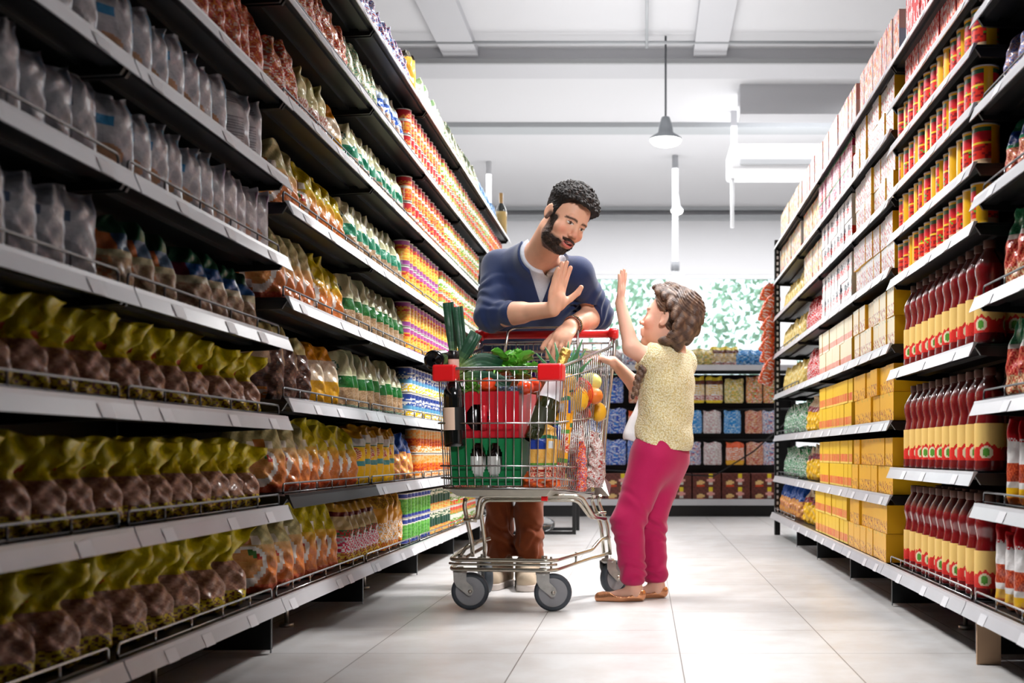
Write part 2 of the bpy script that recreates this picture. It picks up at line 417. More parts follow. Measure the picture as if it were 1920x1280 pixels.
def P_grain(band):
    def f(s,t,sd,front):
        n=lump(s*2,t*2,14,sd)
        if t>0.62:
            if abs(s)<0.4 and 0.66<t<0.85 and ((s/0.4)**2+((t-0.76)/0.1)**2)<1: return (226,230,222) if ((s/0.4)**2+((t-0.76)/0.1)**2)<0.6 else (70,110,90)
            return (203,203,160)
        if 0.60<t<=0.62: return (225,225,190)
        if t>0.38: return mixc(band,tuple(v*0.75 for v in band),0.5+0.5*n)
        if t<0.10: return (150,170,150) if n>0 else (60,110,90)
        return mixc((196,166,128),(148,116,84),0.5+0.9*n if abs(n)<0.5 else 0.9)
    return f
def P_dark():
    def f(s,t,sd,front):
        n=lump(s,t,7,sd)
        if t>0.72: return (206,190,126)
        if t>0.48 and s<0.5: return (200,168,136)
        if t<0.16 and abs(s)<0.35: return (226,150,60) if n>0 else (222,214,200)
        return mixc((60,34,28),(134,92,70),0.4+0.6*n)
    return f
def P_orange_top():
    def f(s,t,sd,front):
        n=lump(s,t,5,sd)
        if t>0.74: return mixc((232,158,20),(205,130,15),0.5+0.5*n)
        if t>0.40: return mixc((222,196,160),(240,226,206),0.5+0.5*n)
        if t>0.22: return mixc((176,98,46),(214,160,96),0.5+0.5*n) if s<0.3 else (230,170,30)
        return (232,168,20) if s>-0.4 else (170,110,60)
    return f
def P_burst(tri=(70,130,130)):
    def f(s,t,sd,front):
        x=s/0.7; y=(t-0.55)/0.13
        if t>0.86: return (222,160,26)
        if x*x+y*y<1: return (200,60,60) if lump(s,t,22,sd)>0 else (232,190,150)
        if t>0.70: return (236,234,230) if s>-0.1 else (228,162,24)
        if 0.69<t<=0.70: return (40,110,80)
        if 0.30<t<0.42: return (205,40,60) if s<0.1 and t>0.30+0.06*abs(s) else (tri if t>0.34 else (236,176,24))
        return (238,180,22)
    return f
def P_pot():
    def f(s,t,sd,front):
        n=lump(s,t,6,sd)
        if t>0.56:
            if ((s-0.05)/0.3)**2+((t-0.68)/0.055)**2<1: return (222,96,40)
            return mixc((236,214,24),(206,182,14),0.5+0.5*lump(s,t,4,sd+2))
        if t<0.2: return (228,204,30) if n>-0.1 else (120,70,50)
        return mixc((214,168,140),(156,108,88),0.5+0.7*n)
    return f
def P_white(acc=(70,110,180), pic=(226,176,132)):
    def f(s,t,sd,front):
        if t>0.93: return (205,205,212)
        if abs(s+0.1)<0.34 and 0.62<t<0.72: return acc
        if ((s)/0.5)**2+((t-0.28)/0.13)**2<1: return pic
        if abs(s)>0.86: return mixc(acc,(225,225,230),0.55)
        return mixc((232,232,236),(208,210,216),0.5+0.5*lump(s,t,6,sd))
    return f
def P_nutri():
    def f(s,t,sd,front):
        if 0.62<t<0.8 and abs(s)<0.62: return (150,152,156) if (abs(s)<0.06) else (226,227,230)
        if abs(s)<0.66 and 0.2<t<0.88 and int(t*60)%2==0: return (150,152,158)
        return (198,200,206)
    return f
def P_mix(cols, k=3.2, seed=0):
    def f(s,t,sd,front):
        a=lump(s,t,k,sd+seed); b=lump(t,s,k*1.7,sd*1.3+seed+5)
        i=int(abs(a*2.2+b*1.6)*len(cols))%len(cols)
        return cols[i]
    return f
def P_bands(bands):
    "bands: list of (t_upper, rgb or (rgb,rgb))"
    def f(s,t,sd,front):
        for tu,c in bands:
            if t<=tu:
                if isinstance(c[0],tuple): return c[0] if lump(s,t,9,sd)>0 else c[1]
                return c
        return bands[-1][1] if not isinstance(bands[-1][1][0],tuple) else bands[-1][1][0]
    return f
def P_veg():
    def f(s,t,sd,front):
        n=lump(s,t,6,sd)
        if t>0.78: return (232,110,40) if s<0.2 else (50,100,70)
        if t>0.56: return (226,130,70) if abs(s)<0.55 else (90,120,150)
        if t>0.46: return (214,206,160)
        return mixc((214,196,150),(226,120,60) if abs(s)<0.4 else (168,134,110),0.5+0.6*n)
    return f
def P_potgreen():
    def f(s,t,sd,front):
        n=lump(s,t,6,sd)
        if t>0.80: return (30,90,60)
        if t>0.62: return (110,26,50) if s<0.35 else (40,90,150)
        if t>0.5: return (214,206,170)
        return mixc((206,186,150),(160,120,96),0.5+0.6*n)
    return f
def P_saus(base,red,low):
    def f(s,t,sd,fr):
        if not fr: return (252,190,18)
        n=lump(s*1.6,t,5,sd)
        if t>0.86: return mixc(base,(120,160,140),0.35) if n>0.3 else base
        if t<low:
            if n>0.30: return red
            if n<-0.42: return mixc(base,(150,150,155),0.45)
        return base if abs(s)<0.93 else mixc(base,(246,190,60),0.6)
    return f
def P_carton(front,pic,low=0.42,band=None):
    def f(s,t,sd,fr):
        if not fr: return band or (238,178,40)
        if t<low:
            k=(s*2.5+sd)%1.0
            return pic if 0.15<k<0.8 and t>0.06 else mixc(front,(255,255,255),0.3)
        return front
    return f
# ------------------------------------------------------------ packaging shapes
def bag_mesh(name,w,d,h,paint,seed=0,nu=76,nv=54,lumps=0.006,shape='dome',lean=0.0,flare=0.0):
    r=random.Random(seed); ph=[r.uniform(0,6.28) for _ in range(8)]; sd=seed*1.37
    vs=[]; 
    for j in range(nv+1):
        t=j/nv
        if shape=='dome':
            wd=w*(1.0-0.42*t**3.2)*(0.97+0.03*math.sin(3.1*t)); dp=d*(1.0-0.97*t**2.6)
        elif shape=='pack':
            wd=w*(1.0-0.06*t**4); dp=d*(1.0 if t<0.72 else max(0.04,1-((t-0.72)/0.26)**1.6))
        else:
            wd=w*(1.0-0.30*math.exp(-((t-0.62)/0.14)**2)+flare*max(0,(t-0.62)/0.38)); dp=d*(1.05-0.92*min(1,max(0,t-0.12)/0.56)**1.7)
        wd2=wd/2; dp2=max(dp/2,0.003)
        if t<0.08: wd2*=0.90+0.1*t/0.08; dp2*=0.82+0.18*t/0.08
        z=h*t
        crk=max(0,(t-0.62)/0.38)
        for i in range(nu):
            a=2*math.pi*i/nu
            ca,sa=math.cos(a),math.sin(a)
            x=math.copysign(abs(ca)**0.62,ca)*wd2; y=math.copysign(abs(sa)**0.75,sa)*dp2
            lm=lumps*(math.sin(x*90+ph[0]+t*9)*math.sin(z*75+ph[1])+0.6*math.sin(x*160+ph[2])*math.sin(z*130+ph[3]+y*60))*(1-crk*0.6)
            fold=crk*d*0.16*(math.sin(x/w*13+ph[4]+t*4)+0.6*math.sin(x/w*27+ph[5]-t*6))
            zz=z+ (crk**2)*h*0.035*math.sin(x/w*9+ph[6])
            y2=y+lm*(1 if sa>0 else -1)*(abs(sa)**0.5)+fold + lean*h*t*t
            x2=x+lm*0.22*ca + crk*w*0.03*math.sin(t*20+ph[7])
            vs.append((x2,y2,zz))
    fs=[];cs=[]
    for j in range(nv):
        for i in range(nu):
            i2=(i+1)%nu
            fs.append((j*nu+i,j*nu+i2,(j+1)*nu+i2,(j+1)*nu+i))
            a=2*math.pi*(i+0.5)/nu
            s=math.copysign(abs(math.cos(a))**0.62,math.cos(a))*(1 if math.sin(a)<0 else -1)
            cs.append(paint(s,(j+.5)/nv,sd,True))
    fs.append(tuple(range(nu))[::-1]); cs.append(cs[0]); fs.append(tuple(nv*nu+i for i in range(nu))); cs.append(cs[-1])
    m=MB().add(vs,fs,cs,0,True)
    return m.mesh(name,M_film)
def carton_mesh(name,w,d,h,paint,seed=0,nx=14,nz=12,m=None):
    mb=MB(); sd=seed*0.77
    def face(o,u,v,a,b,front):
        vs=[];fs=[];cs=[]
        for j in range(b+1):
            for i in range(a+1): vs.append(o+u*(i/a)+v*(j/b))
        for j in range(b):
            for i in range(a):
                k=j*(a+1)+i; fs.append((k,k+1,k+a+2,k+a+1)); cs.append(paint(2*(i+.5)/a-1,(j+.5)/b,sd,front))
        mb.add(vs,fs,cs)
    V=Vector
    face(V((-w/2,-d/2,0)),V((w,0,0)),V((0,0,h)),nx,nz,True)
    face(V((w/2,d/2,0)),V((-w,0,0)),V((0,0,h)),nx,nz,True)
    face(V((w/2,-d/2,0)),V((0,d,0)),V((0,0,h)),3,3,False)
    face(V((-w/2,d/2,0)),V((0,-d,0)),V((0,0,h)),3,3,False)
    face(V((-w/2,-d/2,h)),V((w,0,0)),V((0,d,0)),1,1,False)
    face(V((-w/2,d/2,0)),V((w,0,0)),V((0,-d,0)),1,1,False)
    return mb.mesh(name,m or M_card)
def can_mesh(name,r,h,paint,seed=0,n=28,nv=18):
    prof=[(r*0.9,0.0),(r,0.002),(r,0.004)]+[(r*0.975,0.006+(h-0.012)*k/nv) for k in range(nv+1)]+[(r,h-0.004),(r,h-0.001),(r*0.9,h-0.003),(r*0.85,h-0.006)]
    def pf(th,t,z):
        if z<0.005 or z>h-0.005: return (205,200,190)
        return paint(((th*2*2)%2.0)-1,(z-0.005)/(h-0.01),seed*1.7,True)
    return MB().lathe(prof,n,pf).mesh(name,M_tin)
def proto(name,mesh,loc=(0,0,0)):
    o=bpy.data.objects.new(name,mesh); return o
# ------------------------------------------------------------ kinds: name -> (object name, category, mesh variants, width along aisle pitch, yaw, depth half)
KIND={}
def bagkind(key,oname,cat,w,d,h,paint,n=3,yaw=38,**kw):
    KIND[key]=dict(o=oname,cat=cat,w=w,d=d,h=h,yaw=yaw,ms=[bag_mesh(oname+'_mesh',w,d,h,paint,seed=hash_(key)+i*11,**kw) for i in range(n)])
def hash_(s): return sum((i+1)*ord(c) for i,c in enumerate(s))%97
def cankind(key,oname,cat,r,h,paint,n=3):
    KIND[key]=dict(o=oname,cat=cat,w=2*r,d=2*r,h=h,yaw=0,can=True,ms=[can_mesh(oname+'_mesh',r,h,paint,seed=hash_(key)+i*5) for i in range(n)])
def boxkind(key,oname,cat,w,d,h,paint,n=2,m=None,nx=14,nz=12):
    KIND[key]=dict(o=oname,cat=cat,w=w,d=d,h=h,yaw=90,ms=[carton_mesh(oname+'_mesh',w,d,h,paint,seed=hash_(key)+i*3,m=m,nx=nx,nz=nz) for i in range(n)])
CREAM=(214,202,140); YEL=(222,200,16)
bagkind('cream','nugget_bag','bag',0.20,0.085,0.205,P_oval(CREAM),3,nu=100,nv=70)
bagkind('yellow','snack_bag','bag',0.20,0.085,0.205,P_oval(YEL,food=(216,126,60)),3,nu=100,nv=70)
bagkind('cream_l','nugget_bag','bag',0.23,0.095,0.226,P_oval(CREAM),3)
bagkind('yellow_l','snack_bag','bag',0.215,0.09,0.226,P_oval(YEL,food=(216,126,60)),3)
bagkind('green','grain_bag','bag',0.17,0.075,0.205,P_grain((10,112,40)),3,lumps=0.003)
bagkind('teal','grain_bag','bag',0.17,0.075,0.205,P_grain((20,150,110)),3,lumps=0.003)
bagkind('dark','cookie_bag','bag',0.18,0.08,0.205,P_dark(),3)
bagkind('otop','bread_bag','bag',0.24,0.09,0.205,P_orange_top(),2)
bagkind('burst','flour_bag','bag',0.15,0.07,0.205,P_burst(),3,lumps=0.003,shape='pack')
bagkind('berry','candy_bag','bag',0.18,0.075,0.215,P_bands([(0.18,((230,190,60),(160,60,40))),(0.45,((214,30,80),(240,235,235))),(0.55,((40,110,60),(190,40,40))),(0.78,(206,176,116)),(0.85,(110,30,30)),(1,(214,160,60))]),3)
bagkind('honey','candy_bag','bag',0.17,0.07,0.222,P_bands([(0.15,((232,170,40),(200,60,50))),(0.5,((240,235,230),(236,160,40))),(0.75,(232,160,24)),(1,((236,180,60),(200,140,60)))]),3,shape='pack')
bagkind('pot','potato_bag','bag',0.22,0.09,0.198,P_pot(),4,shape='tied',flare=0.25,lumps=0.009)
bagkind('pot_s','potato_bag','bag',0.18,0.08,0.164,P_pot(),4,shape='tied',flare=0.3,lumps=0.009)
bagkind('veg','vegetable_bag','bag',0.17,0.085,0.158,P_veg(),3,lumps=0.008)
bagkind('vegg','vegetable_bag','bag',0.17,0.085,0.158,P_potgreen(),3,lumps=0.008)
bagkind('white','wafer_pack','packet',0.13,0.06,0.164,P_white((60,150,205)),3,yaw=55,lumps=0.002,shape='pack')
bagkind('white2','wafer_pack','packet',0.13,0.06,0.164,P_white((120,70,120),(224,180,150)),3,yaw=55,lumps=0.002,shape='pack')
bagkind('nutri','wafer_pack','packet',0.14,0.06,0.168,P_nutri(),2,yaw=50,lumps=0.002,shape='pack')
bagkind('tallw','sugar_pack','packet',0.14,0.07,0.164,P_white((90,110,140),(190,190,195)),3,yaw=50,lumps=0.003,shape='pack')
bagkind('red','biscuit_bag','bag',0.15,0.07,0.215,P_mix([(190,66,48),(224,130,60),(206,96,70),(232,200,180)],2.4),3)
bagkind('redw','biscuit_bag','bag',0.15,0.07,0.21,P_mix([(206,90,66),(236,220,210),(228,160,90),(190,60,50)],3.6,3),3)
bagkind('mixd','nut_bag','bag',0.15,0.07,0.20,P_bands([(0.25,((60,40,40),(150,100,80))),(0.5,((180,110,90),(230,220,210))),(0.8,(210,200,150)),(1,(196,186,120))]),3)
bagkind('gmix','seed_bag','bag',0.14,0.065,0.20,P_mix([(214,206,180),(60,140,100),(226,226,214),(190,170,110),(150,190,150)],3),3,lumps=0.003)
bagkind('bluew','rice_bag','bag',0.14,0.065,0.20,P_bands([(0.5,((232,232,236),(220,170,130))),(0.66,(40,90,180)),(0.8,(190,205,225)),(1,(200,200,170))]),3)
bagkind('bluet','detergent_bag','bag',0.15,0.075,0.20,P_mix([(50,130,200),(226,232,242),(40,100,180),(150,190,225)],2.6),3)
bagkind('mixt','detergent_bag','bag',0.15,0.075,0.20,P_mix([(236,236,240),(90,100,170),(190,60,60),(226,230,240),(60,130,200)],3.4,2),3)
bagkind('whiteg','tissue_pack','packet',0.13,0.09,0.19,P_bands([(0.3,((150,200,110),(240,245,240))),(0.85,(240,244,244)),(1,(190,225,170))]),3,lumps=0.002,shape='pack')
bagkind('lblue','detergent_bag','bag',0.15,0.075,0.17,P_mix([(130,180,230),(200,222,244),(90,150,215)],2.6),2)
bagkind('ypouch','cereal_pouch','pouch',0.13,0.07,0.24,P_bands([(0.3,((245,235,225),(244,180,90))),(0.88,(246,184,66)),(1,(90,84,70))]),2,lumps=0.002,shape='pack')
cankind('tinred','fruit_tin','tin',0.036,0.107,P_bands([(0.22,((232,60,20),(240,150,40))),(0.5,((240,160,60),(236,80,50))),(0.62,(238,230,215)),(0.8,((228,150,70),(200,40,40))),(1,(196,30,44))]),3)
cankind('tingreen','vegetable_tin','tin',0.036,0.107,P_bands([(0.25,((232,60,40),(150,190,60))),(0.45,((120,170,60),(238,235,220))),(0.62,(236,234,222)),(0.85,((120,170,70),(236,140,60))),(1,(216,80,60))]),3)
cankind('tinpurple','pineapple_tin','tin',0.037,0.107,P_bands([(0.16,(150,70,140)),(0.2,(240,230,240)),(0.62,((244,200,80),(240,150,50))),(0.85,((240,180,60),(220,60,50))),(1,(176,76,150))]),3)
cankind('tinblue','compote_tin','tin',0.036,0.107,P_bands([(0.35,((246,204,40),(240,240,245))),(0.5,(90,160,200)),(0.85,((40,80,160),(226,226,220))),(1,(30,60,140))]),3)
cankind('tinorange','soup_tin','tin',0.036,0.107,P_bands([(0.3,((236,140,30),(240,220,190))),(0.6,((232,120,30),(200,60,30))),(1,((220,180,120),(236,150,60)))]),3)
cankind('tingpea','pea_tin','tin',0.036,0.107,P_bands([(0.1,(40,60,150)),(0.75,((80,160,60),(110,190,80))),(0.82,(240,240,230)),(1,(36,60,150))]),2)
cankind('tindg','olive_tin','tin',0.036,0.107,P_bands([(0.35,((226,200,110),(236,140,60))),(0.7,(20,70,50)),(1,((230,225,200),(40,90,60)))]),2)
cankind('tomato','tomato_can','can',0.037,0.112,lambda s,t,sd,fr: (
    (246,186,20) if (0.74<((s+sd)%2.0)/2) or t>0.94 else ((60,110,70) if t>0.80 else ((214,24,40) if t>0.60 else ((240,200,50) if 0.5<t<0.57 else
    ((226,190,150) if t<0.14 else ((90,170,50) if lump(s,t,6,sd)>0.55 else ((228,44,24) if lump(s,t,9,sd+1)>-0.2 else (150,16,24)))))))),5)
boxkind('bw','sausage_carton','carton',0.125,0.17,0.099,P_saus((234,233,234),(204,92,90),0.75),4,nx=20,nz=16)  # whitish fronts here and below: gloss glare is put into the printed colour
boxkind('bwy','sausage_carton','carton',0.125,0.17,0.099,P_saus((246,234,206),(190,80,70),0.45),4,nx=20,nz=16)
boxkind('by','sausage_carton','carton',0.13,0.17,0.099,P_saus((248,190,60),(166,56,46),0.45),4,nx=20,nz=16)
boxkind('byr','noodle_carton','carton',0.10,0.17,0.099,P_carton((250,206,44),(232,72,44),0.38,(244,196,40)),3)
boxkind('bwr','noodle_carton','carton',0.10,0.17,0.099,P_carton((248,238,206),(232,110,90),0.36,(244,196,50)),3)
boxkind('bblk','tea_carton','carton',0.09,0.17,0.099,P_bands([(0.34,(240,240,240)),(0.6,((226,36,40),(238,238,238))),(0.85,((34,40,56),(240,240,242))),(1,(240,240,240))]),3)
boxkind('bmag','tea_carton','carton',0.10,0.17,0.099,P_bands([(0.45,((232,80,60),(240,210,215))),(0.9,((176,20,90),(238,214,222))),(1,(60,140,80))]),3)
boxkind('bpale','cereal_carton','carton',0.11,0.17,0.19,P_mix([(240,236,226),(244,212,110),(240,238,236),(228,90,80),(236,232,220)],1.6),3)
boxkind('bpk','cracker_carton','carton',0.09,0.16,0.20,P_mix([(236,190,180),(240,226,222),(222,90,80),(238,180,110),(180,190,215)],2.4),4)
boxkind('bredt','cracker_carton','carton',0.09,0.16,0.135,P_mix([(206,36,40),(240,235,235),(226,110,70),(232,190,180)],2.2),4)
boxkind('bredT','cracker_carton','carton',0.10,0.16,0.24,P_mix([(206,26,34),(240,235,235),(216,60,50)],1.8),3)
bagkind('gbag','rice_bag','bag',0.17,0.08,0.185,P_mix([(20,160,90),(230,238,232),(30,140,80),(236,240,236)],2.2),3,lumps=0.003)
bagkind('ybag','pasta_bag','bag',0.17,0.08,0.19,P_bands([(0.6,((248,206,24),(240,180,30))),(0.74,((200,40,50),(60,60,70))),(1,((206,176,130),(230,215,190)))]),3)
bagkind('bbag','pasta_bag','bag',0.17,0.08,0.19,P_bands([(0.6,((244,190,60),(226,130,110))),(1,((30,90,190),(60,110,200)))]),2)
bagkind('pyel','noodle_bag','bag',0.14,0.07,0.17,P_mix([(238,212,110),(246,232,170),(240,196,70)],3),3,lumps=0.003)
bagkind('predw','noodle_bag','bag',0.14,0.07,0.19,P_mix([(220,30,44),(240,236,236),(226,70,70)],2.6),3,lumps=0.003)
bagkind('rwp','couscous_bag','bag',0.13,0.07,0.208,P_bands([(0.1,(232,120,30)),(0.20,(246,190,30)),(0.27,(240,238,236)),(0.5,((170,50,24),(205,90,50))),(0.75,(240,238,238)),(0.80,((240,238,238),(214,26,36))),(1,(216,22,34))]),3,yaw=35,lumps=0.003,shape='pack')
bagkind('gtop','dried_fruit_bag','bag',0.16,0.085,0.215,P_bands([(0.3,((226,196,150),(196,90,60))),(0.62,((190,34,40),(224,120,90))),(0.66,(238,232,224)),(1,((24,120,76),(60,150,100)))]),3,yaw=35,lumps=0.006)
bagkind('gblu','dried_fruit_bag','bag',0.16,0.085,0.187,P_bands([(0.55,((226,150,110),(190,70,60))),(0.62,(40,130,90)),(0.8,(30,80,170)),(1,(30,130,90))]),3,yaw=35,lumps=0.006)
bagkind('pblu','marshmallow_bag','bag',0.19,0.09,0.195,P_mix([(170,180,230),(236,206,196),(120,130,200),(226,170,150)],1.6),3,yaw=35,lumps=0.008)
# sauce bottles with cap and label as parts
def bottle_proto():
    prof=[(0.0385,0),(0.040,0.004),(0.040,0.012),(0.0385,0.03),(0.0385,0.11),(0.037,0.125),(0.0335,0.145),(0.032,0.155),(0.0335,0.168),(0.037,0.182),(0.0385,0.195),(0.036,0.21),(0.027,0.228),(0.018,0.242),(0.0145,0.25),(0.0145,0.262)]
    def pf(th,t,z): return (120,14,20) if z<0.215 else (96,30,26)
    g=MB().lathe(prof,28,pf)
    body=g.mesh('bottle_mesh',mat('dark red sauce glass',attr=True,rough=0.12,coat=0.8))
    cap=MB().lathe([(0.0155,0.252),(0.0165,0.254),(0.0165,0.272),(0.0155,0.274),(0.001,0.2745)],18,None,(104,72,60)).mesh('cap_mesh',mat('brown cap plastic',(98,66,56),0.4))
    def lab(th,t,z):
        s=(th*3)%1.0*2-1
        if t<0.40+0.07*math.cos(s*3.0)+0.03*math.sin(s*14):
            a=s; b=(t-0.22)/0.22
            if a*a*4+b*b<0.25: return (90,160,50)
            if a*a*3+b*b<0.6: return (238,226,190)
            return (224,36,26) if nz2(th*40,t*14)>-0.55 else (190,20,20)
        return (246,206,120)
    label=MB().lathe([(0.0392,0.028+0.098*k/30) for k in range(31)],84,lab,cap=False).mesh('label_mesh',mat('printed bottle label',attr=True,rough=0.5))
    return body,cap,label
BT=bottle_proto()
def put_bottle(x,y,z,rz,label,group):
    e=bpy.data.objects.new('sauce_bottle',BT[0]); COL.objects.link(e); e.location=(x,y,z); e.rotation_euler=(0,0,rz); props(e,label,'bottle',group)
    for nm,me in (('cap',BT[1]),('label',BT[2])):
        c=bpy.data.objects.new(nm,me); COL.objects.link(c); c.parent=e
    return e
# ------------------------------------------------------------ fill shelves
def run(side,z,y0,y1,key,look,where,pitch=None,stack=1,jit=0.004,inset=0.036,yawj=5,rows=1,tilt=0.0):
    K=KIND[key]; s=-1 if side=='L' else 1
    base = abs(z-.149)<1e-4
    face=(LB if base else LU) if s<0 else (RB if base else RU)
    th=math.radians(K['yaw']); r=random.Random(int(z*1000)+int(y0*91)+hash_(key))
    w,d=K['w'],K['d']
    ext=w*math.cos(th)*0.5+d*math.sin(th)*0.5 if not K.get('can') else w/2
    p=pitch or (w+0.002 if K.get('can') else (d*1.10/math.cos(th) if K['yaw']<80 else w+0.004))
    lab='%s, %s'%(look,where); grp=lab
    y=y0+ (w*math.sin(th)+d*math.cos(th))/2*0.9
    if K.get('can'): y=y0+w/2
    while y<y1-0.01:
        for q in range(stack):
            me=r.choice(K['ms'])
            o=bpy.data.objects.new(K['o'],me); COL.objects.link(o)
            yw=(K['yaw']+(r.uniform(-yawj,yawj) if K['yaw']<80 and not K.get('can') else r.uniform(-1.0,1.0)))
            if K.get('can'): yw=r.uniform(-180,180) if key!='tomato' else r.uniform(0,360)
            rz=math.radians(yw)*(1 if s<0 else -1)
            dx=face+inset+ext+r.uniform(-jit,jit)*0.6
            sc=r.uniform(0.95,1.03)
            o.location=(s*dx,y+r.uniform(-jit,jit)*0.5,z+q*(K['h']+0.0015)+0.0005)
            o.rotation_euler=(0,math.radians(r.uniform(-tilt,tilt)),rz)
            if not K.get('can') and K['yaw']<80: o.scale=(sc,sc,r.uniform(0.93,1.03))
            props(o,lab,K['cat'],grp)
        y+=p
def bottles(z,y0,y1,where):
    y=y0+0.045; r=random.Random(int(z*999)); look='red sauce bottle with pale yellow label'
    while y<y1-0.03:
        base=abs(z-.149)<1e-4
        put_bottle(RU+0.02+0.042+(0 if base else 0),y,z+0.0005,r.uniform(-0.5,0.5)+math.pi,look+', '+where,look+', '+where)
        put_bottle(RU+0.02+0.042+0.085,y+0.01,z+0.0005,r.uniform(-0.5,0.5)+math.pi,look+', back row, '+where,look+', back row, '+where)
        y+=0.0865
NTH=['lowest shelf','second shelf up','third shelf up','fourth shelf up','fifth shelf up','sixth shelf up','seventh shelf up','eighth shelf up','top shelf']
def LW(i): return NTH[i]+' behind trolley'
def LN(i): return NTH[i]+' of near dim shelving'
def RW(i): return NTH[i]+' behind girl'
cr='cream topped bag with white ringed orange picture'; ye='yellow topped bag with white ringed orange picture'
gr='beige grain bag with dark green band'; te='beige grain bag with teal green band'
# left, beyond the second bay
z=ZL3
run('L',z[0],3.18,3.56,'cream_l',cr,LW(0)); run('L',z[0],3.58,4.05,'yellow_l',ye,LW(0)); run('L',z[0],4.05,4.62,'berry','gold bag with red strawberry print',LW(0)); run('L',z[0],4.62,5.0,'honey','tall golden sweet bag with white print',LW(0))
run('L',z[0],5.02,5.6,'tingpea','blue and green pea tin',LW(0),stack=2); run('L',z[0],5.6,6.2,'tindg','dark green olive tin',LW(0),stack=2); run('L',z[0],6.22,7.1,'tingreen','green and orange fruit tin',LW(0),stack=2); 
run('L',z[1],3.20,3.55,'cream',cr,LW(1)); run('L',z[1],3.55,4.15,'yellow',ye,LW(1)); run('L',z[1],4.15,4.80,'burst','yellow flour bag with red burst and teal triangles',LW(1),pitch=0.105); run('L',z[1],4.80,5.15,'bbag','blue and yellow pasta bag',LW(1)); run('L',z[1],5.2,6.1,'tinorange','orange fruit tin',LW(1),stack=2)
run('L',z[1],6.2,7.1,'tinred','red fruit tin',LW(1),stack=2)
run('L',z[2],3.20,3.58,'dark','dark glossy cookie bag with cream top',LW(2),pitch=0.12); run('L',z[2],3.6,3.95,'otop','orange topped brown paper bread bag',LW(2),pitch=0.16); run('L',z[2],3.98,4.98,'green',gr,LW(2),pitch=0.105); run('L',z[2],5.0,6.15,'tinblue','blue and yellow fruit tin',LW(2),stack=2); run('L',z[2],6.2,7.1,'tinorange','orange fruit tin',LW(2),stack=2)
run('L',z[3],3.18,3.60,'cream',cr,LW(3),pitch=0.10); run('L',z[3],3.62,4.0,'yellow',ye,LW(3),pitch=0.095); run('L',z[3],4.02,4.95,'green',gr,LW(3),pitch=0.105); run('L',z[3],4.97,6.15,'tinpurple','purple and yellow fruit tin',LW(3),stack=2); run('L',z[3],6.2,7.1,'tingreen','green and orange fruit tin',LW(3),stack=2)
run('L',z[4],3.22,3.50,'cream',cr,LW(4),pitch=0.10); run('L',z[4],3.52,3.98,'yellow',ye,LW(4),pitch=0.105); run('L',z[4],4.02,4.92,'teal',te,LW(4),pitch=0.10); run('L',z[4],4.95,5.75,'tinpurple','purple and yellow fruit tin',LW(4),stack=2); run('L',z[4],5.78,7.1,'tingreen','green and red fruit tin',LW(4),stack=2)
run('L',z[5],3.22,3.42,'redw','red and white biscuit bag',LW(5)); run('L',z[5],3.45,3.78,'mixd','clear nut bag with olive top',LW(5)); run('L',z[5],3.8,4.02,'otop','orange topped nut bag',LW(5),pitch=0.13); run('L',z[5],4.05,4.98,'teal',te,LW(5),pitch=0.095); run('L',z[5],5.0,5.9,'tinred','red and orange fruit tin',LW(5),stack=2); run('L',z[5],5.92,7.1,'tingreen','green and red fruit tin',LW(5),stack=2)
run('L',z[6],3.22,4.0,'redw','red and white biscuit bag',LW(6),pitch=0.10); run('L',z[6],4.02,4.5,'gmix','green and white seed bag',LW(6),pitch=0.09); run('L',z[6],4.5,4.95,'bluew','blue and white rice bag',LW(6),pitch=0.09); run('L',z[6],4.98,5.8,'tinred','red fruit tin',LW(6),stack=2); run('L',z[6],5.82,7.6,'tingreen','green and red fruit tin',LW(6),stack=2); run('L',z[6],7.6,8.3,'tinred','red tin',LW(6)+' near the end',stack=2)
run('L',z[7],3.4,4.0,'bluet','bright blue detergent bag',LW(7),pitch=0.11); run('L',z[7],4.0,5.1,'mixt','white and blue detergent bag',LW(7),pitch=0.10); run('L',z[7],5.12,5.25,'ypouch','tall yellow pouch',LW(7)); run('L',z[7],5.3,6.0,'whiteg','white and green tissue pack',LW(7),pitch=0.11); run('L',z[7],6.0,7.2,'gmix','green and white seed bag',LW(7),pitch=0.10); run('L',z[7],7.2,8.2,'lblue','light blue detergent bag',LW(7),pitch=0.12)
# near dim shelves
z=ZL1
run('L',z[0],1.25,3.12,'pot','yellow topped bag of brown potatoes',LN(0),pitch=0.15,yawj=9)
run('L',z[1],1.25,3.14,'pot_s','yellow topped bag of brown potatoes',LN(1),pitch=0.115,yawj=9)
run('L',z[2],1.25,3.10,'pot_s','yellow topped bag of brown potatoes',LN(2),pitch=0.125,yawj=9)
run('L',z[3],1.25,2.2,'tallw','tall whitish sugar pack',LN(3),pitch=0.1); run('L',z[3],2.22,2.62,'veg','clear vegetable bag with orange label',LN(3),pitch=0.105); run('L',z[3],2.64,3.1,'vegg','clear vegetable bag with dark red and green label',LN(3),pitch=0.11)
run('L',z[4],1.25,2.2,'tallw','tall whitish sugar pack',LN(4),pitch=0.09); run('L',z[4],2.22,2.72,'white','white wafer pack with blue print',LN(4),pitch=0.085); run('L',z[4],2.72,3.14,'white2','white wafer pack with purple print',LN(4),pitch=0.08)
run('L',z[5],1.25,2.2,'tallw','tall whitish sugar pack',LN(5),pitch=0.09); run('L',z[5],2.22,2.85,'white','white wafer pack with blue print',LN(5),pitch=0.085); run('L',z[5],2.9,3.14,'nutri','grey pack showing a nutrition table',LN(5),pitch=0.09)
run('L',z[6],1.9,2.45,'tallw','tall whitish sugar pack',LN(6),pitch=0.09); run('L',z[6],2.45,3.16,'red','orange red biscuit bag',LN(6),pitch=0.095)
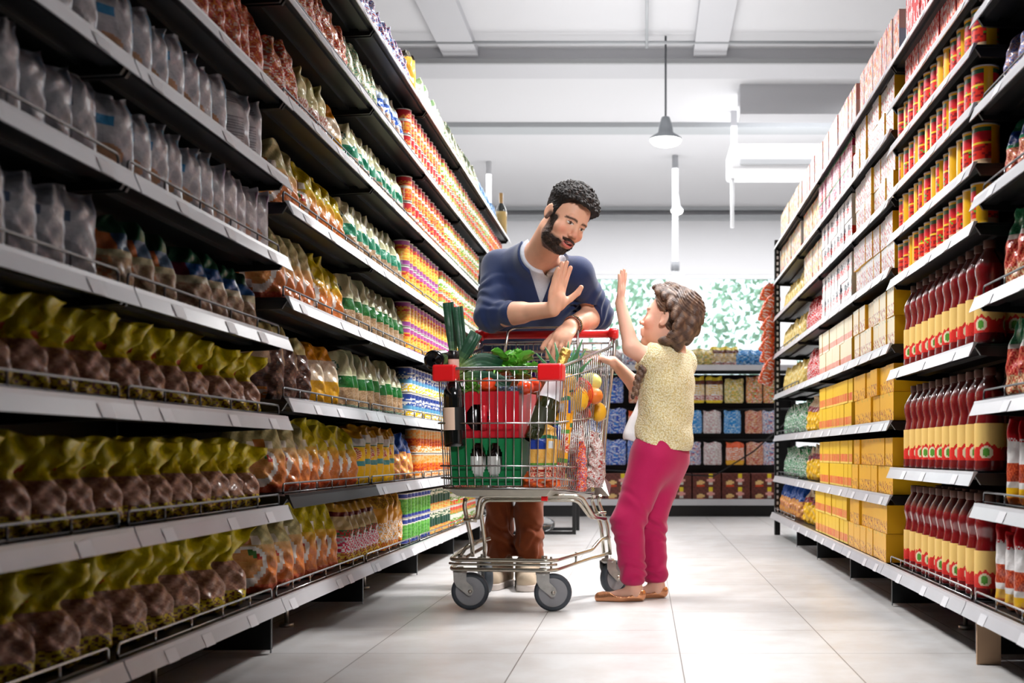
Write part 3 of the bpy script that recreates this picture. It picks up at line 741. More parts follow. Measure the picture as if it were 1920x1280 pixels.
run('L',z[7],2.6,3.14,'redw','red and white biscuit bag',LN(7),pitch=0.10)
# right side
z=ZR1
rn=lambda i: NTH[i]+' nearer than sauce bottles'
run('R',z[0],2.15,3.06,'rwp','red white and yellow couscous bag',rn(0),pitch=0.088); run('R',z[1],2.15,3.06,'rwp','red white and yellow couscous bag',rn(1),pitch=0.095)
run('R',z[2],2.15,3.06,'gtop','clear dried fruit bag with green top',rn(2),pitch=0.11); run('R',z[3],2.15,3.06,'gtop','clear dried fruit bag with green top',rn(3),pitch=0.11)
run('R',z[4],2.15,3.06,'gblu','clear dried fruit bag with blue and green top',rn(4),pitch=0.11); run('R',z[5],2.15,3.04,'pblu','lilac and pink marshmallow bag',rn(5),pitch=0.13); run('R',z[6],2.3,3.04,'pblu','lilac and pink marshmallow bag',rn(6),pitch=0.13)
z=ZR2
for i in (0,1,2): bottles(z[i],3.13,4.14,NTH[i])
for i in (3,4,5,6):
    run('R',z[i],3.14,4.13,'tomato','red and yellow tomato can',RW(i)+' above bottles',inset=0.014)
run('R',z[7],3.14,4.13,'bredt','red and white cracker carton',RW(7)+' above cans'); run('R',z[8],3.14,4.13,'bredT','tall red and white cracker carton',RW(8)+' above cans')
z=ZR3
def RX(i): return NTH[i]+' beyond sauce bottles'
for i,(k,lk) in enumerate([('by','yellow sausage carton'),('by','yellow sausage carton'),('by','yellow sausage carton'),('bwy','pale yellow sausage carton'),('bw','white sausage carton'),('bw','white sausage carton'),('bw','white sausage carton')]):
    run('R',z[i],4.20,4.98,k,lk,RX(i),stack=2,jit=0.012,inset=0.02)
run('R',z[7],4.20,5.0,'bpk','pink and orange cracker carton',RX(7))
for i,(k,lk) in enumerate([('byr','bright yellow noodle carton with red base'),('byr','bright yellow noodle carton with red base'),('byr','bright yellow noodle carton with red base'),('bwr','cream noodle carton with red base'),('bblk','white tea carton with black and red print'),('bblk','white tea carton with black and red print'),('bmag','magenta tea carton')]):
    run('R',z[i],5.04,5.93,k,lk,RX(i),stack=2,inset=0.02)
run('R',z[7],5.04,6.7,'bpk','pink and white cracker carton',RX(7)+' midway')
for i,(k,lk) in enumerate([('ybag','yellow pasta bag'),('ybag','yellow pasta bag'),('ybag','yellow pasta bag'),('predw','red and white noodle bag'),('predw','red and white noodle bag'),('bpale','pale cereal carton'),('bpale','pale cereal carton')]):
    run('R',z[i],6.0,6.72,k,lk,RX(i))
for i,(k,lk) in enumerate([('bbag','blue and yellow pasta bag'),('gbag','green and white rice bag'),('gbag','green and white rice bag'),('pyel','pale yellow noodle bag'),('pyel','pale yellow noodle bag'),('pyel','pale yellow noodle bag'),('bpale','pale cereal carton'),('bpale','pale cereal carton')]):
    run('R',z[i],6.8,7.78,k,lk,RX(i)+' near end upright')
# ------------------------------------------------------------ cross gondola at the end of the aisle
YB=10.1
e=empty('shelving_unit',(0.3,YB,0),0,'black shelving unit across the aisle end, in front of the windows','shelves')
x0,x1=-2.6,1.3
def zb(py): return H+(VY-py)*YB/F
MB().box(x0-.3,x1-.3,0.42,0.46,0,1.22).build('back_panel',M_black,e)
MB().box(x0-.3,x1-.3,0.02,0.40,0.0,0.10).build('plinth',M_black,e)
o=MB().box(x0-.3,x1-.3,0,0.44,0.115,0.135).build('base_shelf',M_black,e)
MB().box(x0-.3,x1-.3,-0.012,0,0.095,0.148).build('price_rail',M_rail,o)
o=MB().box(x0-.3,x1-.3,0,0.44,1.225,1.245).build('shelf',M_black,e)
MB().box(x0-.3,x1-.3,-0.012,0,1.228,1.275).build('price_rail',M_rail,o)
for k in range(5): MB().box(x0-.3+k*0.975-0.02,x0-.3+k*0.975+0.02,0.36,0.42,0,1.22).build('upright',M_black,e)
for row,pyy in enumerate((765,824)):
    MB().tube([(x0-.3,0.2,zb(pyy)),(x1-.3,0.2,zb(pyy))],0.008,6).build('peg_rail',M_black,e)
MB().tube([(-0.8,-0.02,0.40),(0.28,-0.02,0.34),(0.62,-0.02,0.55),(0.98,-0.02,0.88)],0.006,6).build('support_cable',M_black,e)
def chocobox(s,t,sd,fr):
    if ((s+0.45)/0.28)**2+((t-0.32)/0.16)**2<1: return (240,200,130)
    if ((s-0.3)/0.32)**2+((t-0.5)/0.14)**2<1: return (240,170,160)
    if abs(s-0.3)<0.2 and t>0.68: return (244,216,40)
    if abs(s-0.3)<0.2 and t<0.36 and t>0.2: return (220,215,205)
    if abs(s+0.4)<0.3 and t<0.18: return (206,70,30)
    return (110,52,40) if nz2(s*3,t*3,2)>0 else (92,40,32)
me=carton_mesh('carton_mesh',0.235,0.22,0.112,chocobox)
for i in range(15):
    for q in range(2):
        o=bpy.data.objects.new('chocolate_carton',me); COL.objects.link(o); o.location=(1.02-i*0.247,YB+0.13,0.136+q*0.1135)
        props(o,'brown chocolate carton with yellow tab stacked on the lowest shelf across the aisle end','carton','brown chocolate cartons')
def pk(name,w,h,paint,seed): return bag_mesh(name,w,0.05,h,paint,seed,72,50,lumps=0.005,shape='pack')
pks=[pk('snack',0.17,0.22,P_bands([(0.1,(240,210,40)),(0.3,((190,40,40),(240,235,230))),(0.7,((244,240,235),(236,190,60))),(0.85,(96,40,24)),(1,(240,216,60))]),1),
 pk('snack',0.19,0.20,P_mix([(236,206,110),(240,220,160),(214,170,60),(120,170,90),(240,235,230)],3),2),
 pk('snack',0.16,0.22,P_mix([(226,60,50),(240,190,90),(236,226,216),(120,170,90),(240,140,110)],3),3),
 pk('snack',0.17,0.19,P_mix([(20,130,210),(60,160,225),(200,225,240)],2.2),4),
 pk('snack',0.18,0.19,P_mix([(220,214,210),(236,234,234),(190,120,130),(206,200,196)],3),5),
 pk('snack',0.17,0.19,P_mix([(206,110,80),(236,206,190),(190,60,60),(230,190,120)],3),6),
 pk('snack',0.18,0.19,P_bands([(0.2,(240,180,40)),(0.75,((236,110,30),(244,230,220))),(1,(236,90,30))]),7),
 pk('snack',0.20,0.21,P_mix([(30,60,170),(230,235,245),(40,90,200),(60,140,220)],2.4),8),
 pk('snack',0.17,0.19,P_mix([(226,228,236),(60,120,190),(236,236,240),(220,90,80)],3),9)]
def hang(px,py,k,lab,h=0.2):
    o=bpy.data.objects.new('snack_packet',pks[k]); COL.objects.link(o)
    o.scale=(0.86,1,1); p=W(px,py,YB+0.08); o.location=(p.x,p.y,p.z-h/2); o.rotation_euler=(0,0,random.uniform(-0.1,0.1)); props(o,lab,'packet')
rowd={760-27:[(1150,7,'cyan'),(1305,0,'gold'),(1339,0,'gold'),(1376,1,'cream'),(1414,2,'red'),(1446,2,'red'),(1268,0,'gold'),(1232,0,'gold'),(1110,7,'blue'),(1070,1,'cream'),(1195,5,'brown')],
  790:[(1300,3,'blue'),(1335,4,'pale grey'),(1373,3,'sky blue'),(1413,5,'brown'),(1444,8,'white'),(1265,8,'white'),(1155,7,'deep blue'),(1120,7,'deep blue'),(1195,6,'orange'),(1230,4,'pale grey'),(1085,4,'pale grey')],
  849:[(1298,8,'pale blue'),(1336,4,'white'),(1378,6,'orange'),(1415,5,'pinkish brown'),(1446,8,'white'),(1262,8,'blue'),(1155,7,'deep blue'),(1120,7,'deep blue'),(1195,7,'blue'),(1230,3,'blue'),(1085,7,'blue')]}
rn_={733:'in upper hanging row',790:'in middle hanging row',849:'in lower hanging row'}
ordn=['first','second','third','fourth','fifth','sixth','seventh','eighth','ninth','tenth','eleventh']
for py,lst in rowd.items():
    srt=sorted(p[0] for p in lst)[::-1]
    for px,k,c in lst:
        hang(px,py,k,'%s snack packet %s across aisle end, %s from end upright'%(c,rn_[py],ordn[srt.index(px)]),0.2)
for px,k,c in [(1294,1,'creamy'),(1325,1,'olive gold'),(1348,0,'brown and gold'),(1368,0,'brown gold'),(1393,3,'bright blue'),(1422,3,'bright blue'),(1270,4,'whitish'),(1240,4,'whitish'),(1150,4,'pale'),(1110,1,'creamy'),(1185,8,'pale blue'),(1075,3,'blue')]:
    o=bpy.data.objects.new('snack_packet',pks[k]); COL.objects.link(o); o.location=((px-VX)*(YB+0.1)/F,YB+0.1,1.2455); o.scale=(0.9,1.6,0.85)
    props(o,'%s snack packet atop shelving across aisle end, %s from end upright'%(c,ordn[min(10,[1422,1393,1368,1348,1325,1294,1270,1240,1185,1150,1110,1075].index(px))]),'packet')
# orange clip strip hung on the gondola end
me=bag_mesh('clip_mesh',0.105,0.04,0.12,P_mix([(232,90,36),(240,130,80),(222,70,26),(240,215,205)],3),5,24,16)
MBs=MB().box(-0.008,0.008,-0.002,0.002,-0.66,0.02); o=MBs.build('clip_strip',mat('clear strip plastic',(200,190,185),0.3),None,(0.825,7.93,1.64)); props(o,'narrow clip strip hanging from the end upright, holding orange packets','strip')
for i in range(9):
    o=bpy.data.objects.new('sweet_packet',me); COL.objects.link(o); o.location=(0.80+0.012*math.sin(i*2.1),7.9-0.01*(i%2),1.53-i*0.068); o.rotation_euler=(0.35,0.45 if i%2 else 0.25,0.2)
    props(o,'orange sweet packet hanging on the clip strip at the end upright','packet','orange packets on the clip strip')
# black low stand and glass bowls behind the man
e=empty('low_stand',(-0.62,8.0,0),0,'low black metal stand on the floor behind the man','stand')
for x in (-0.25,0.16):
    for y in (-0.12,0.3):
        MB().box(x-0.012,x+0.012,y-0.012,y+0.012,0,0.24).build('leg',M_black,e)
MB().box(-0.26,0.17,-0.13,0.31,0.235,0.265).build('top',M_black,e)
MB().box(-0.26,0.17,-0.13,-0.105,0.0,0.02).build('foot_rail',M_black,e); MB().box(-0.26,0.17,0.28,0.31,0.0,0.02).build('foot_rail',M_black,e)
MB().box(-0.24,0.14,-0.1,0.28,0.265,0.36).build('tray',mat('orange cardboard',(214,120,60),0.6),e)
M_cg=mat('clear film',(235,238,240),0.06,trans=0.85,ior=1.3)
thing('plastic_bundle',MB().ball((0,0,0.05),(0.11,0.09,0.05),18,10,bumpf=lambda d:0.18*math.sin(d.x*17)*math.sin(d.y*13+d.z*9)),M_cg,'shiny clear plastic bundle on the floor behind the man','bundle',(-0.72,8.2,0.0))
# cardboard piece wedged under the near right unit
thing('cardboard_sheet',MB().box(-0.03,0.03,-0.004,0.004,0,0.112),mat('brown cardboard',(196,160,128),0.8),'brown cardboard piece standing under the lowest shelf','cardboard',(0.865,3.02,0.001))
# dark tall bottle at the end of the top shelf
e=thing('wine_bottle',MB().lathe([(0.04,0),(0.04,0.17),(0.03,0.2),(0.014,0.23),(0.014,0.30)],20,lambda a,t,z:(196,150,80) if z>0.25 else ((225,190,120) if 0.06<z<0.13 else (20,28,24))),mat('painted bottle glass',attr=True,rough=0.15,coat=0.5),'dark bottle with gold neck at the end of the top shelf','bottle',(-0.985,8.27,2.02))
# ------------------------------------------------------------ shopping trolley
CART=empty('shopping_trolley',(-0.451,4.07,0),math.radians(-8),'chrome wire shopping trolley with red handle, full of groceries, under the man','trolley')
CM=Matrix.Translation((-0.451,4.07,0))@Matrix.Rotation(math.radians(-8),4,'Z'); CMi=CM.inverted()
def CW(px,py,dy):
    "trolley-local point seen at pixel px,py and lying at local depth dy"
    Y=4.07+dy
    for _ in range(4):
        p=W(px,py,Y); q=CMi@p; Y+=dy-q.y
    return CMi@W(px,py,Y)
yf,yb=-0.085,0.50; cx=-0.022
def bas(u,t,k):
    "u -1..1 across, t 0 front..1 rear, k 0 bottom..1 top"
    hb=0.190+0.022*t; ht=0.208+0.045*t; hw=hb+(ht-hb)*k
    zb_=0.415-0.035*t; zt=0.812+0.126*t
    yy=yf+(yb-yf)*t+ (1-t)*(-0.012*k) + t*(0.03*k)
    return Vector((cx*(1-t)+0.0*t+u*hw,yy,zb_+(zt-zb_)*k))
R1=0.0019
fp=MB()
for i in range(15):
    u=-1+2*i/14; u2=u*0.97
    fp.tube([bas(u2,0,1),bas(u2,0,0.03),bas(u2*0.98,0.03,0.0)],R1,5)
for z in (0.772,0.631,0.489,0.449):
    k=(z-0.415)/(0.812-0.415); fp.tube([bas(-1.02,-0.006,k),bas(1.02,-0.006,k)],0.0028,6)
fp.build('front_panel',M_wire,CART)
for sgn in (-1,1):
    sp=MB()
    for i in range(1,25):
        t=i/25; sp.tube([bas(sgn,t,1),bas(sgn,t,0.03),bas(sgn*0.95,t,0.0)],R1,5)
    for k in (0.90,0.545,0.186,0.085):
        sp.tube([bas(sgn*1.012,0,k),bas(sgn*1.012,1,k-0.02)],0.0028,6)
    sp.build('side_panel',M_wire,CART)
rim=MB().tube([bas(1,1.0,1)+Vector((0,0.02,0.0)),bas(1.0,0,1),bas(-1.0,0,1),bas(-1,1.0,1)+Vector((0,0.02,0.0))],0.0058,10,fil=0.03)
rim.build('top_rim',M_wire,CART)
fl=MB()
for i in range(13):
    u=-1+2*i/12; fl.tube([bas(u,0,0),bas(u,1,0)],R1,5)
for t in (0.0,0.33,0.66,1.0): fl.tube([bas(-1,t,0),bas(1,t,0)],0.003,6)
fl.build('floor_grid',M_wire,CART)
rp=MB()
for i in range(17):
    u=-1+2*i/16; rp.tube([bas(u,1,0.93),bas(u,1,0.05)],R1,5)
for k in (0.93,0.80,0.5,0.2,0.05): rp.tube([bas(-1,1,k),bas(1,1,k)],0.003,6)
rp.build('rear_gate',M_wire,CART)
# red corner bumpers
for u0,u1 in ((-1.06,-0.68),(0.66,1.06)):
    p0=bas(u0,0,1); p1=bas(u1,0,1)
    o=MB().box(p0.x,p1.x,p0.y-0.012,p0.y+(0.05),0.770,0.826).build('corner_bumper',M_red,CART); bevel(o,0.008,3)
# red handle
HZ=0.988; HY=0.565; h0,h1=-0.285,0.275
hb=MB().tube([(h0+0.02,HY,HZ),(h1-0.02,HY,HZ)],0.0155,16).build('handle',M_red,CART)
MB().lathe([(0.017,0),(0.021,0.003),(0.021,0.028),(0.017,0.034)],16).build('handle_end',M_red,hb,(h0,HY,HZ),(0,math.radians(90),0))
MB().lathe([(0.017,0),(0.021,0.003),(0.021,0.028),(0.017,0.034)],16).build('handle_end',M_red,hb,(h1-0.034,HY,HZ),(0,math.radians(90),0))
# side tubes from the handle down to the rear frame
for sgn,hx in ((-1,h0+0.015),(1,h1-0.015)):
    m=MB()
    b=bas(sgn*1.04,1.0,1); 
    m.tube([(hx,HY,HZ-0.01),(hx+sgn*0.002,HY-0.01,HZ-0.07),(sgn*0.232,0.53,0.62),(sgn*0.222,0.515,0.42),(sgn*0.2,0.51,0.375),(sgn*0.17,0.50,0.37)],0.0065,9,fil=0.03)
    m.tube([(hx-sgn*0.008,HY-0.015,HZ-0.02),(hx-sgn*0.014,HY-0.05,HZ-0.06),(sgn*0.225,0.5,0.62),(sgn*0.214,0.49,0.39)],0.005,8,fil=0.03)
    m.tube([(sgn*0.23,0.50,0.664),(sgn*0.237,0.545,0.66)],0.004,7).tube([(sgn*0.215,0.49,0.47),(sgn*0.23,0.535,0.455)],0.004,7)
    m.build('side_tube',M_wire,CART)
# child seat arch and flap
m=MB(); a0,a1=-0.142,0.128
m.tube([(a0-0.01,0.47,0.865),(a0,0.515,1.0),(a0+0.02,0.53,1.012),(a1-0.02,0.53,1.012),(a1,0.515,1.0),(a1+0.01,0.47,0.865)],0.0052,9,fil=0.02)
for z in (0.955,0.918,0.885): m.tube([(a0,0.505-(0.955-z)*0.3,z),(a1,0.505-(0.955-z)*0.3,z)],0.0034,6)
for i in range(1,8): 
    x=a0+(a1-a0)*i/8; m.tube([(x,0.507,0.957),(x,0.482,0.872)],0.002,5)
m.build('child_seat',M_wire,CART)
m=MB()
for z in (0.95,0.918): m.tube([(-0.25,0.545,z),(0.25,0.545,z)],0.0042,7)
for i in range(15): 
    x=-0.25+0.5*i/14; m.tube([(x,0.545,0.95),(x,0.535,0.80)],0.002,5)
m.build('seat_back',M_wire,CART)
# bottom tray and frame tubes
m=MB()
t0=bas(-0.93,0,0);t1=bas(0.93,0,0);t2=bas(0.9,0.97,0);t3=bas(-0.9,0.97,0)
top=[Vector(p)+Vector((0,0,-0.005)) for p in (t0,t1,t2,t3)]; bot=[Vector((p.x*0.86,p.y*0.9+0.02,p.z-0.022)) for p in top]
m.add(top+bot,[(0,1,2,3),(7,6,5,4),(0,4,5,1),(1,5,6,2),(2,6,7,3),(3,7,4,0)])
m.build('bottom_tray',mat('dirty beige plastic',(188,182,168),0.45,var=0.25,vscale=25),CART)
MB().box(0.115,0.135,-0.045,-0.03,0.372,0.392).build('red_clip',M_red,CART,(0.0,0,0))
M_tube=mat('stained chrome tube',(208,202,188),0.24,metal=0.95,var=0.25,vscale=35)
fr=MB()
for z,r,d in ((0.386,0.0075,0.0),(0.372,0.0062,0.012)):
    L=[(-0.145+d,0.02,0.305+d*0.6),(-0.118+d,0.0,0.31),(-0.105+d,-0.01,z),(0.235-d,0.03,z),(0.262-d,0.12,0.31),(0.285,0.22,0.30)]
    fr.tube(L,r,9,fil=0.022)
fr.tube([(-0.165,0.02,0.375),(-0.172,0.03,0.35),(-0.15,0.05,0.22),(-0.152,0.06,0.175)],0.0075,9,fil=0.02)
fr.tube([(-0.118,0.03,0.375),(-0.118,0.04,0.345),(-0.108,0.06,0.22),(-0.112,0.07,0.172)],0.0068,9,fil=0.02)
fr.tube([(-0.165,0.0,0.305),(-0.12,0.0,0.302)],0.006,8)
fr.tube([(-0.20,0.06,0.17),(-0.165,0.05,0.215),(-0.10,0.10,0.235)],0.0065,8,fil=0.01)
for dx,dz in ((0,0),(0.024,0.004)):
    fr.tube([(0.212+dx,0.40,0.372+dz),(0.200+dx,0.42,0.355),(0.226+dx,0.47,0.26),(0.232+dx,0.50,0.15)],0.0068,9,fil=0.02)
fr.tube([(0.21,0.42,0.31),(0.25,0.44,0.31)],0.0055,8)
fr.build('frame',M_tube,CART)
pl=MB().add([(0.205,0.44,0.375),(0.262,0.44,0.372),(0.266,0.46,0.415),(0.238,0.45,0.445),(0.21,0.44,0.43)],[(0,1,2,3,4)]); 
o=pl.build('hinge_plate',M_steel,CART); md=o.modifiers.new('s','SOLIDIFY'); md.thickness=0.003
bs=MB()
for z,r,g in ((0.172,0.007,0.0),(0.158,0.0045,-0.004),(0.140,0.0068,0.0)):
    zr=0.215 if z>0.16 else 0.155
    L=[(0.252,0.50,zr),(0.236,0.40,zr-0.002),(0.215,0.34,zr-0.035 if z>0.16 else zr-0.004),(0.158-g,-0.018,z),(0.135,-0.045,z),(-0.178,-0.045,z),(-0.205+g,-0.018,z),(-0.205,0.12,z+0.02),(-0.235,0.48,z+0.03)]
    if abs(g)>0: L=L[3:7]
    bs.tube(L,r,9,fil=0.02)
for p in ((0.19,0.17),(0.145,-0.03)): bs.tube([(p[0],p[1],0.145),(p[0],p[1],0.185)],0.004,6)
bs.build('base_frame',M_tube,CART)
M_rub=mat('grey rubber tyre',(66,72,80),0.55,var=0.2,vscale=60); M_hub=mat('light grey wheel disc',(150,150,154),0.45)
M_fork=mat('cast caster fork',(196,194,190),0.32,metal=0.75,var=0.45,vscale=35)
def caster(x,y,a,stem=0.146,rubmat=None):
    "swivel pivot at x,y (trolley local); wheel trails along heading a"
    e=bpy.data.objects.new('caster',MB().lathe([(0.020,0.118),(0.024,0.124),(0.024,0.134),(0.012,0.138),(0.012,stem)],18).mesh('caster_head',M_fork)); COL.objects.link(e); e.parent=CART; e.location=(x,y,0); e.rotation_euler=(0,0,a)
    R=0.0635; tx=0.034
    prof=[(0.030,-0.013),(0.046,-0.014),(0.049,-0.013),(0.0495,-0.0155),(0.057,-0.0165),(0.0615,-0.013),(R,-0.007),(R,0.007),(0.0615,0.013),(0.057,0.0165),(0.0495,0.0155),(0.049,0.013),(0.046,0.014),(0.030,0.013)]
    M=Matrix.Translation((tx,0,R))@Matrix.Rotation(math.radians(90),4,'X')
    w=MB().lathe(prof[3:11],36,M=M,cap=False).build('wheel',M_rub,e)
    MB().lathe([(0.001,-0.010),(0.030,-0.011),(0.047,-0.0125),(0.0497,-0.013),(0.0497,0.013),(0.047,0.0125),(0.030,0.011),(0.001,0.010)],32,M=M,cap=False).build('wheel_disc',M_hub,w)
    m=MB()
    for sg in (-1,1):
        yy=sg*0.0195
        P=[(-0.022,0.128),(-0.021,0.100),(-0.012,0.082),(tx-0.013,R-0.008),(tx-0.004,R-0.015),(tx+0.006,R-0.012),(tx+0.012,R+0.002),(tx+0.008,R+0.016),(0.022,0.098),(0.022,0.128)]
        n=len(P); vs=[(p[0],yy,p[1]) for p in P]+[(p[0],yy+sg*0.003,p[1]) for p in P]
        fs=[tuple(range(n)),tuple(range(2*n-1,n-1,-1))]+[(i,n+i,n+(i+1)%n,(i+1)%n) for i in range(n)]
        m.add(vs,fs)
    m.box(-0.022,0.022,-0.0195,0.0195,0.124,0.130)
    f=m.build('fork',M_fork,e)
    MB().lathe([(0.007,-0.026),(0.007,0.026)],8,M=M).build('axle_bolt',M_steel,f)
    return e
caster(-0.175,-0.01,math.radians(14)); caster(0.112,-0.01,math.radians(14))
caster(0.248,0.49,math.radians(52)); caster(-0.235,0.50,math.radians(-62))
for x in (-0.165,0.118): MB().tube([(x,-0.012,0.172),(x,-0.012,0.186)],0.010,10).build('stem_nut',M_steel,CART)
# ------------------------------------------------------------ groceries in the trolley (top level things, world coordinates through CM)
def put(o,loc,rot=(0,0,0)):
    M=CM@Matrix.Translation(loc)@Matrix.Rotation(rot[2],4,'Z')@Matrix.Rotation(rot[1],4,'Y')@Matrix.Rotation(rot[0],4,'X')
    o.matrix_world=M; return o
def gthing(name,mb,m,label,cat,loc,rot=(0,0,0),group=None,off=None):
    o=mb.build(name,m); put(o,loc,rot); return props(o,label,cat,group)
def crate(name,x0,x1,y0,y1,z0,z1,colm,label,holes):
    cxx,cyy=(x0+x1)/2,(y0+y1)/2; e=empty(name,(0,0,0),0,label,'carton'); put(e,(cxx,cyy,z0)); 
    w=(x1-x0)/2; d=(y1-y0)/2; h=z1-z0
    # front board with oval hand holes cut out (grid of quads with gaps)
    m=MB(); nx,nz=60,32
    def hole(x,z): return any(((x-a)/ra)**2+((z-b)/rb)**2<1 for a,b,ra,rb in holes)
    vs=[];idx={}
    def vid(i,j,yy):
        k=(i,j,yy)
        if k not in idx: idx[k]=len(vs); vs.append((-w+2*w*i/nx,yy,h*j/nz))
        return idx[k]
    fs=[]
    t=-d+0.004
    for i in range(nx):
        for j in range(nz):
            x=-w+2*w*(i+.5)/nx; z=h*(j+.5)/nz
            if hole(x,z): continue
            fs.append((vid(i,j,-d),vid(i+1,j,-d),vid(i+1,j+1,-d),vid(i,j+1,-d)))
            fs.append((vid(i,j+1,t),vid(i+1,j+1,t),vid(i+1,j,t),vid(i,j,t)))
    m.add(vs,fs); m.build('front_board',colm,e)
    MB().box(-w,-w+0.004,-d+0.004,d,0,h).box(w-0.004,w,-d+0.004,d,0,h).box(-w,w,d-0.004,d,0,h).box(-w+.004,w-.004,-d+.004,d-.004,0,0.004).build('board_walls',colm,e)
    return e,w,d,h
M_gc=mat('green printed card',(6,112,62),0.4,coat=0.2); M_rc=mat('red printed card',(190,16,34),0.4,coat=0.2)
g0=CW(830,915,-0.05); g1=CW(985,825,-0.05)
e,w_,d_,h_=crate('green_carton',-0.192,0.052,-0.068,0.26,0.424,0.580,M_gc,'green cardboard bottle carton with oval hand holes at the trolley bottom',[(-0.025+0.0,0.085,0.028,0.058),(0.030,0.085,0.028,0.058)])
MB().tube([(0.0,-0.05,0.05),(0.0,-0.05,0.16)],0.004,6)
for i,x in enumerate((-0.07,0.0)):
    b=MB().lathe([(0.03,0.0),(0.032,0.01),(0.032,0.09),(0.014,0.12),(0.012,0.14)],18,lambda a,t,z:(226,224,220) if 0.03<z<0.09 else (36,26,24))
    o=b.build('beer_bottle',mat('painted bottle glass',attr=True,rough=0.15,coat=0.5)); put(o,(x-0.05,0.0,0.431)); props(o,'brown bottle with white label seen through the green carton hole','bottle','bottles in the green carton')
e2,_,_,_=crate('red_carton',-0.168,0.040,-0.055,0.20,0.583,0.738,M_rc,'red cardboard bottle carton with oval hand hole on the green carton',[(-0.038,0.068,0.040,0.045)])
MB().tube([(-0.016,-0.124,0.026),(-0.016,-0.124,0.108)],0.013,14).build('hand_flap',M_rc,e2)
for i,x in enumerate((-0.125,-0.055)):  # dark bottles added so the hand hole reads black
    b=MB().lathe([(0.03,0.0),(0.032,0.01),(0.032,0.09),(0.014,0.12),(0.012,0.135)],18,lambda a,t,z:(24,20,20))
    o=b.build('beer_bottle',mat('painted bottle glass',attr=True,rough=0.15,coat=0.5)); put(o,(x,0.0,0.5885)); props(o,'dark bottle added inside the red carton to blacken its hand hole','bottle','dark bottles added in the red carton')
# dark wine bottle standing at the front corner
M_bg=mat('dark green bottle glass',attr=True,rough=0.08,coat=1.0)
def wine(name,label,loc,rot,neckcol,labelcol,h=0.30,r=0.037,foil=0.0,glass=(10,16,14),lz=(0.05,0.125)):
    prof=[(r*0.9,0),(r,0.006),(r,0.03),(r,0.60*h),(r*0.93,0.66*h),(r*0.62,0.73*h),(r*0.42,0.78*h),(0.0145,0.84*h),(0.0145,0.97*h),(0.0165,0.975*h),(0.0165,h),(0.0,h+0.001)]
    pf=lambda a,t,z: neckcol if z>h*(0.80-foil) else glass
    P=[]
    for i in range(len(prof)-1):
        (ra,za),(rb,zb)=prof[i],prof[i+1]; k=4 if zb-za>0.02 else 1
        for q in range(k): P.append((ra+(rb-ra)*q/k,za+(zb-za)*q/k))
    P.append(prof[-1])
    o=MB().lathe(P,30,pf,cap=False).build(name,M_bg); props(o,label,'bottle')
    lb=MB(); lb.lathe([(r+0.0008,lz[0]),(r+0.0008,lz[1])],40,lambda a,t,z: labelcol if 0.18<a<0.95 else glass,cap=False)
    l2=lb.build('bottle_label',mat('paper label',attr=True,rough=0.6),o)
    put(o,loc,rot); return o
p=CW(842,692,-0.06)
# bottle a: black screw cap, pink neck band, cream label
o=wine('wine_bottle','dark wine bottle with black cap and cream label in the trolley corner',(-0.150,-0.0,0.583),(0,0,0),(14,14,16),(240,206,184),0.31,0.0,0.0) if False else None
prof=[(0.034,0),(0.037,0.006),(0.037,0.17),(0.035,0.185),(0.024,0.205),(0.017,0.218),(0.0155,0.235),(0.0155,0.262),(0.0175,0.264),(0.0175,0.315),(0.016,0.318),(0.0,0.3185)]
def subdiv(prof,st=0.008):
    P=[]
    for (ra,za),(rb,zb) in zip(prof,prof[1:]):
        k=max(1,int(abs(zb-za)/st))
        for q in range(k): P.append((ra+(rb-ra)*q/k,za+(zb-za)*q/k))
    return P+[prof[-1]]
BZ=0.583
o=MB().lathe(subdiv(prof),30,lambda a,t,z:(14,16,16),cap=False).build('wine_bottle',M_bg); props(o,'dark wine bottle with black cap and cream label in the trolley corner','bottle')
put(o,(-0.205+0.03,-0.118+0.05,BZ-0.03),(0,math.radians(-1),0)); BOT1=o
MB().lathe([(0.0183,0.266),(0.0183,0.292)],30,lambda a,t,z:(60,50,50) if 0.45<a<0.55 and 0.3<t<1 else (236,190,176),cap=False).build('neck_band',mat('paper label',attr=True,rough=0.6),o)
MB().lathe(subdiv([(0.0376,0.055),(0.0376,0.13)]),40,lambda a,t,z:(240,208,184) if 0.45<a<0.80 else (14,16,16),cap=False).build('bottle_label',mat('paper label',attr=True,rough=0.6),o)
MB().lathe([(0.0182,0.293),(0.0188,0.295),(0.0188,0.318),(0.017,0.321),(0.0,0.3215)],24).build('screw_cap',mat('black cap plastic',(12,12,14),0.3,coat=0.3),o)
# second dark bottle lying, seen by its base behind the first
o=MB().lathe(subdiv([(0.006,0.004),(0.022,0.002),(0.030,0.0),(0.034,0.006),(0.034,0.16),(0.02,0.19),(0.013,0.21),(0.013,0.27)]),28,lambda a,t,z:(22,26,26) if z>0.003 else (10,10,12),cap=False).build('oil_bottle',M_bg); props(o,'dark bottle leaning in the trolley, round black base showing beside the wine bottle','bottle')
p=CW(813,675,-0.075); put(o,tuple(p),(math.radians(-84),0,math.radians(8)))
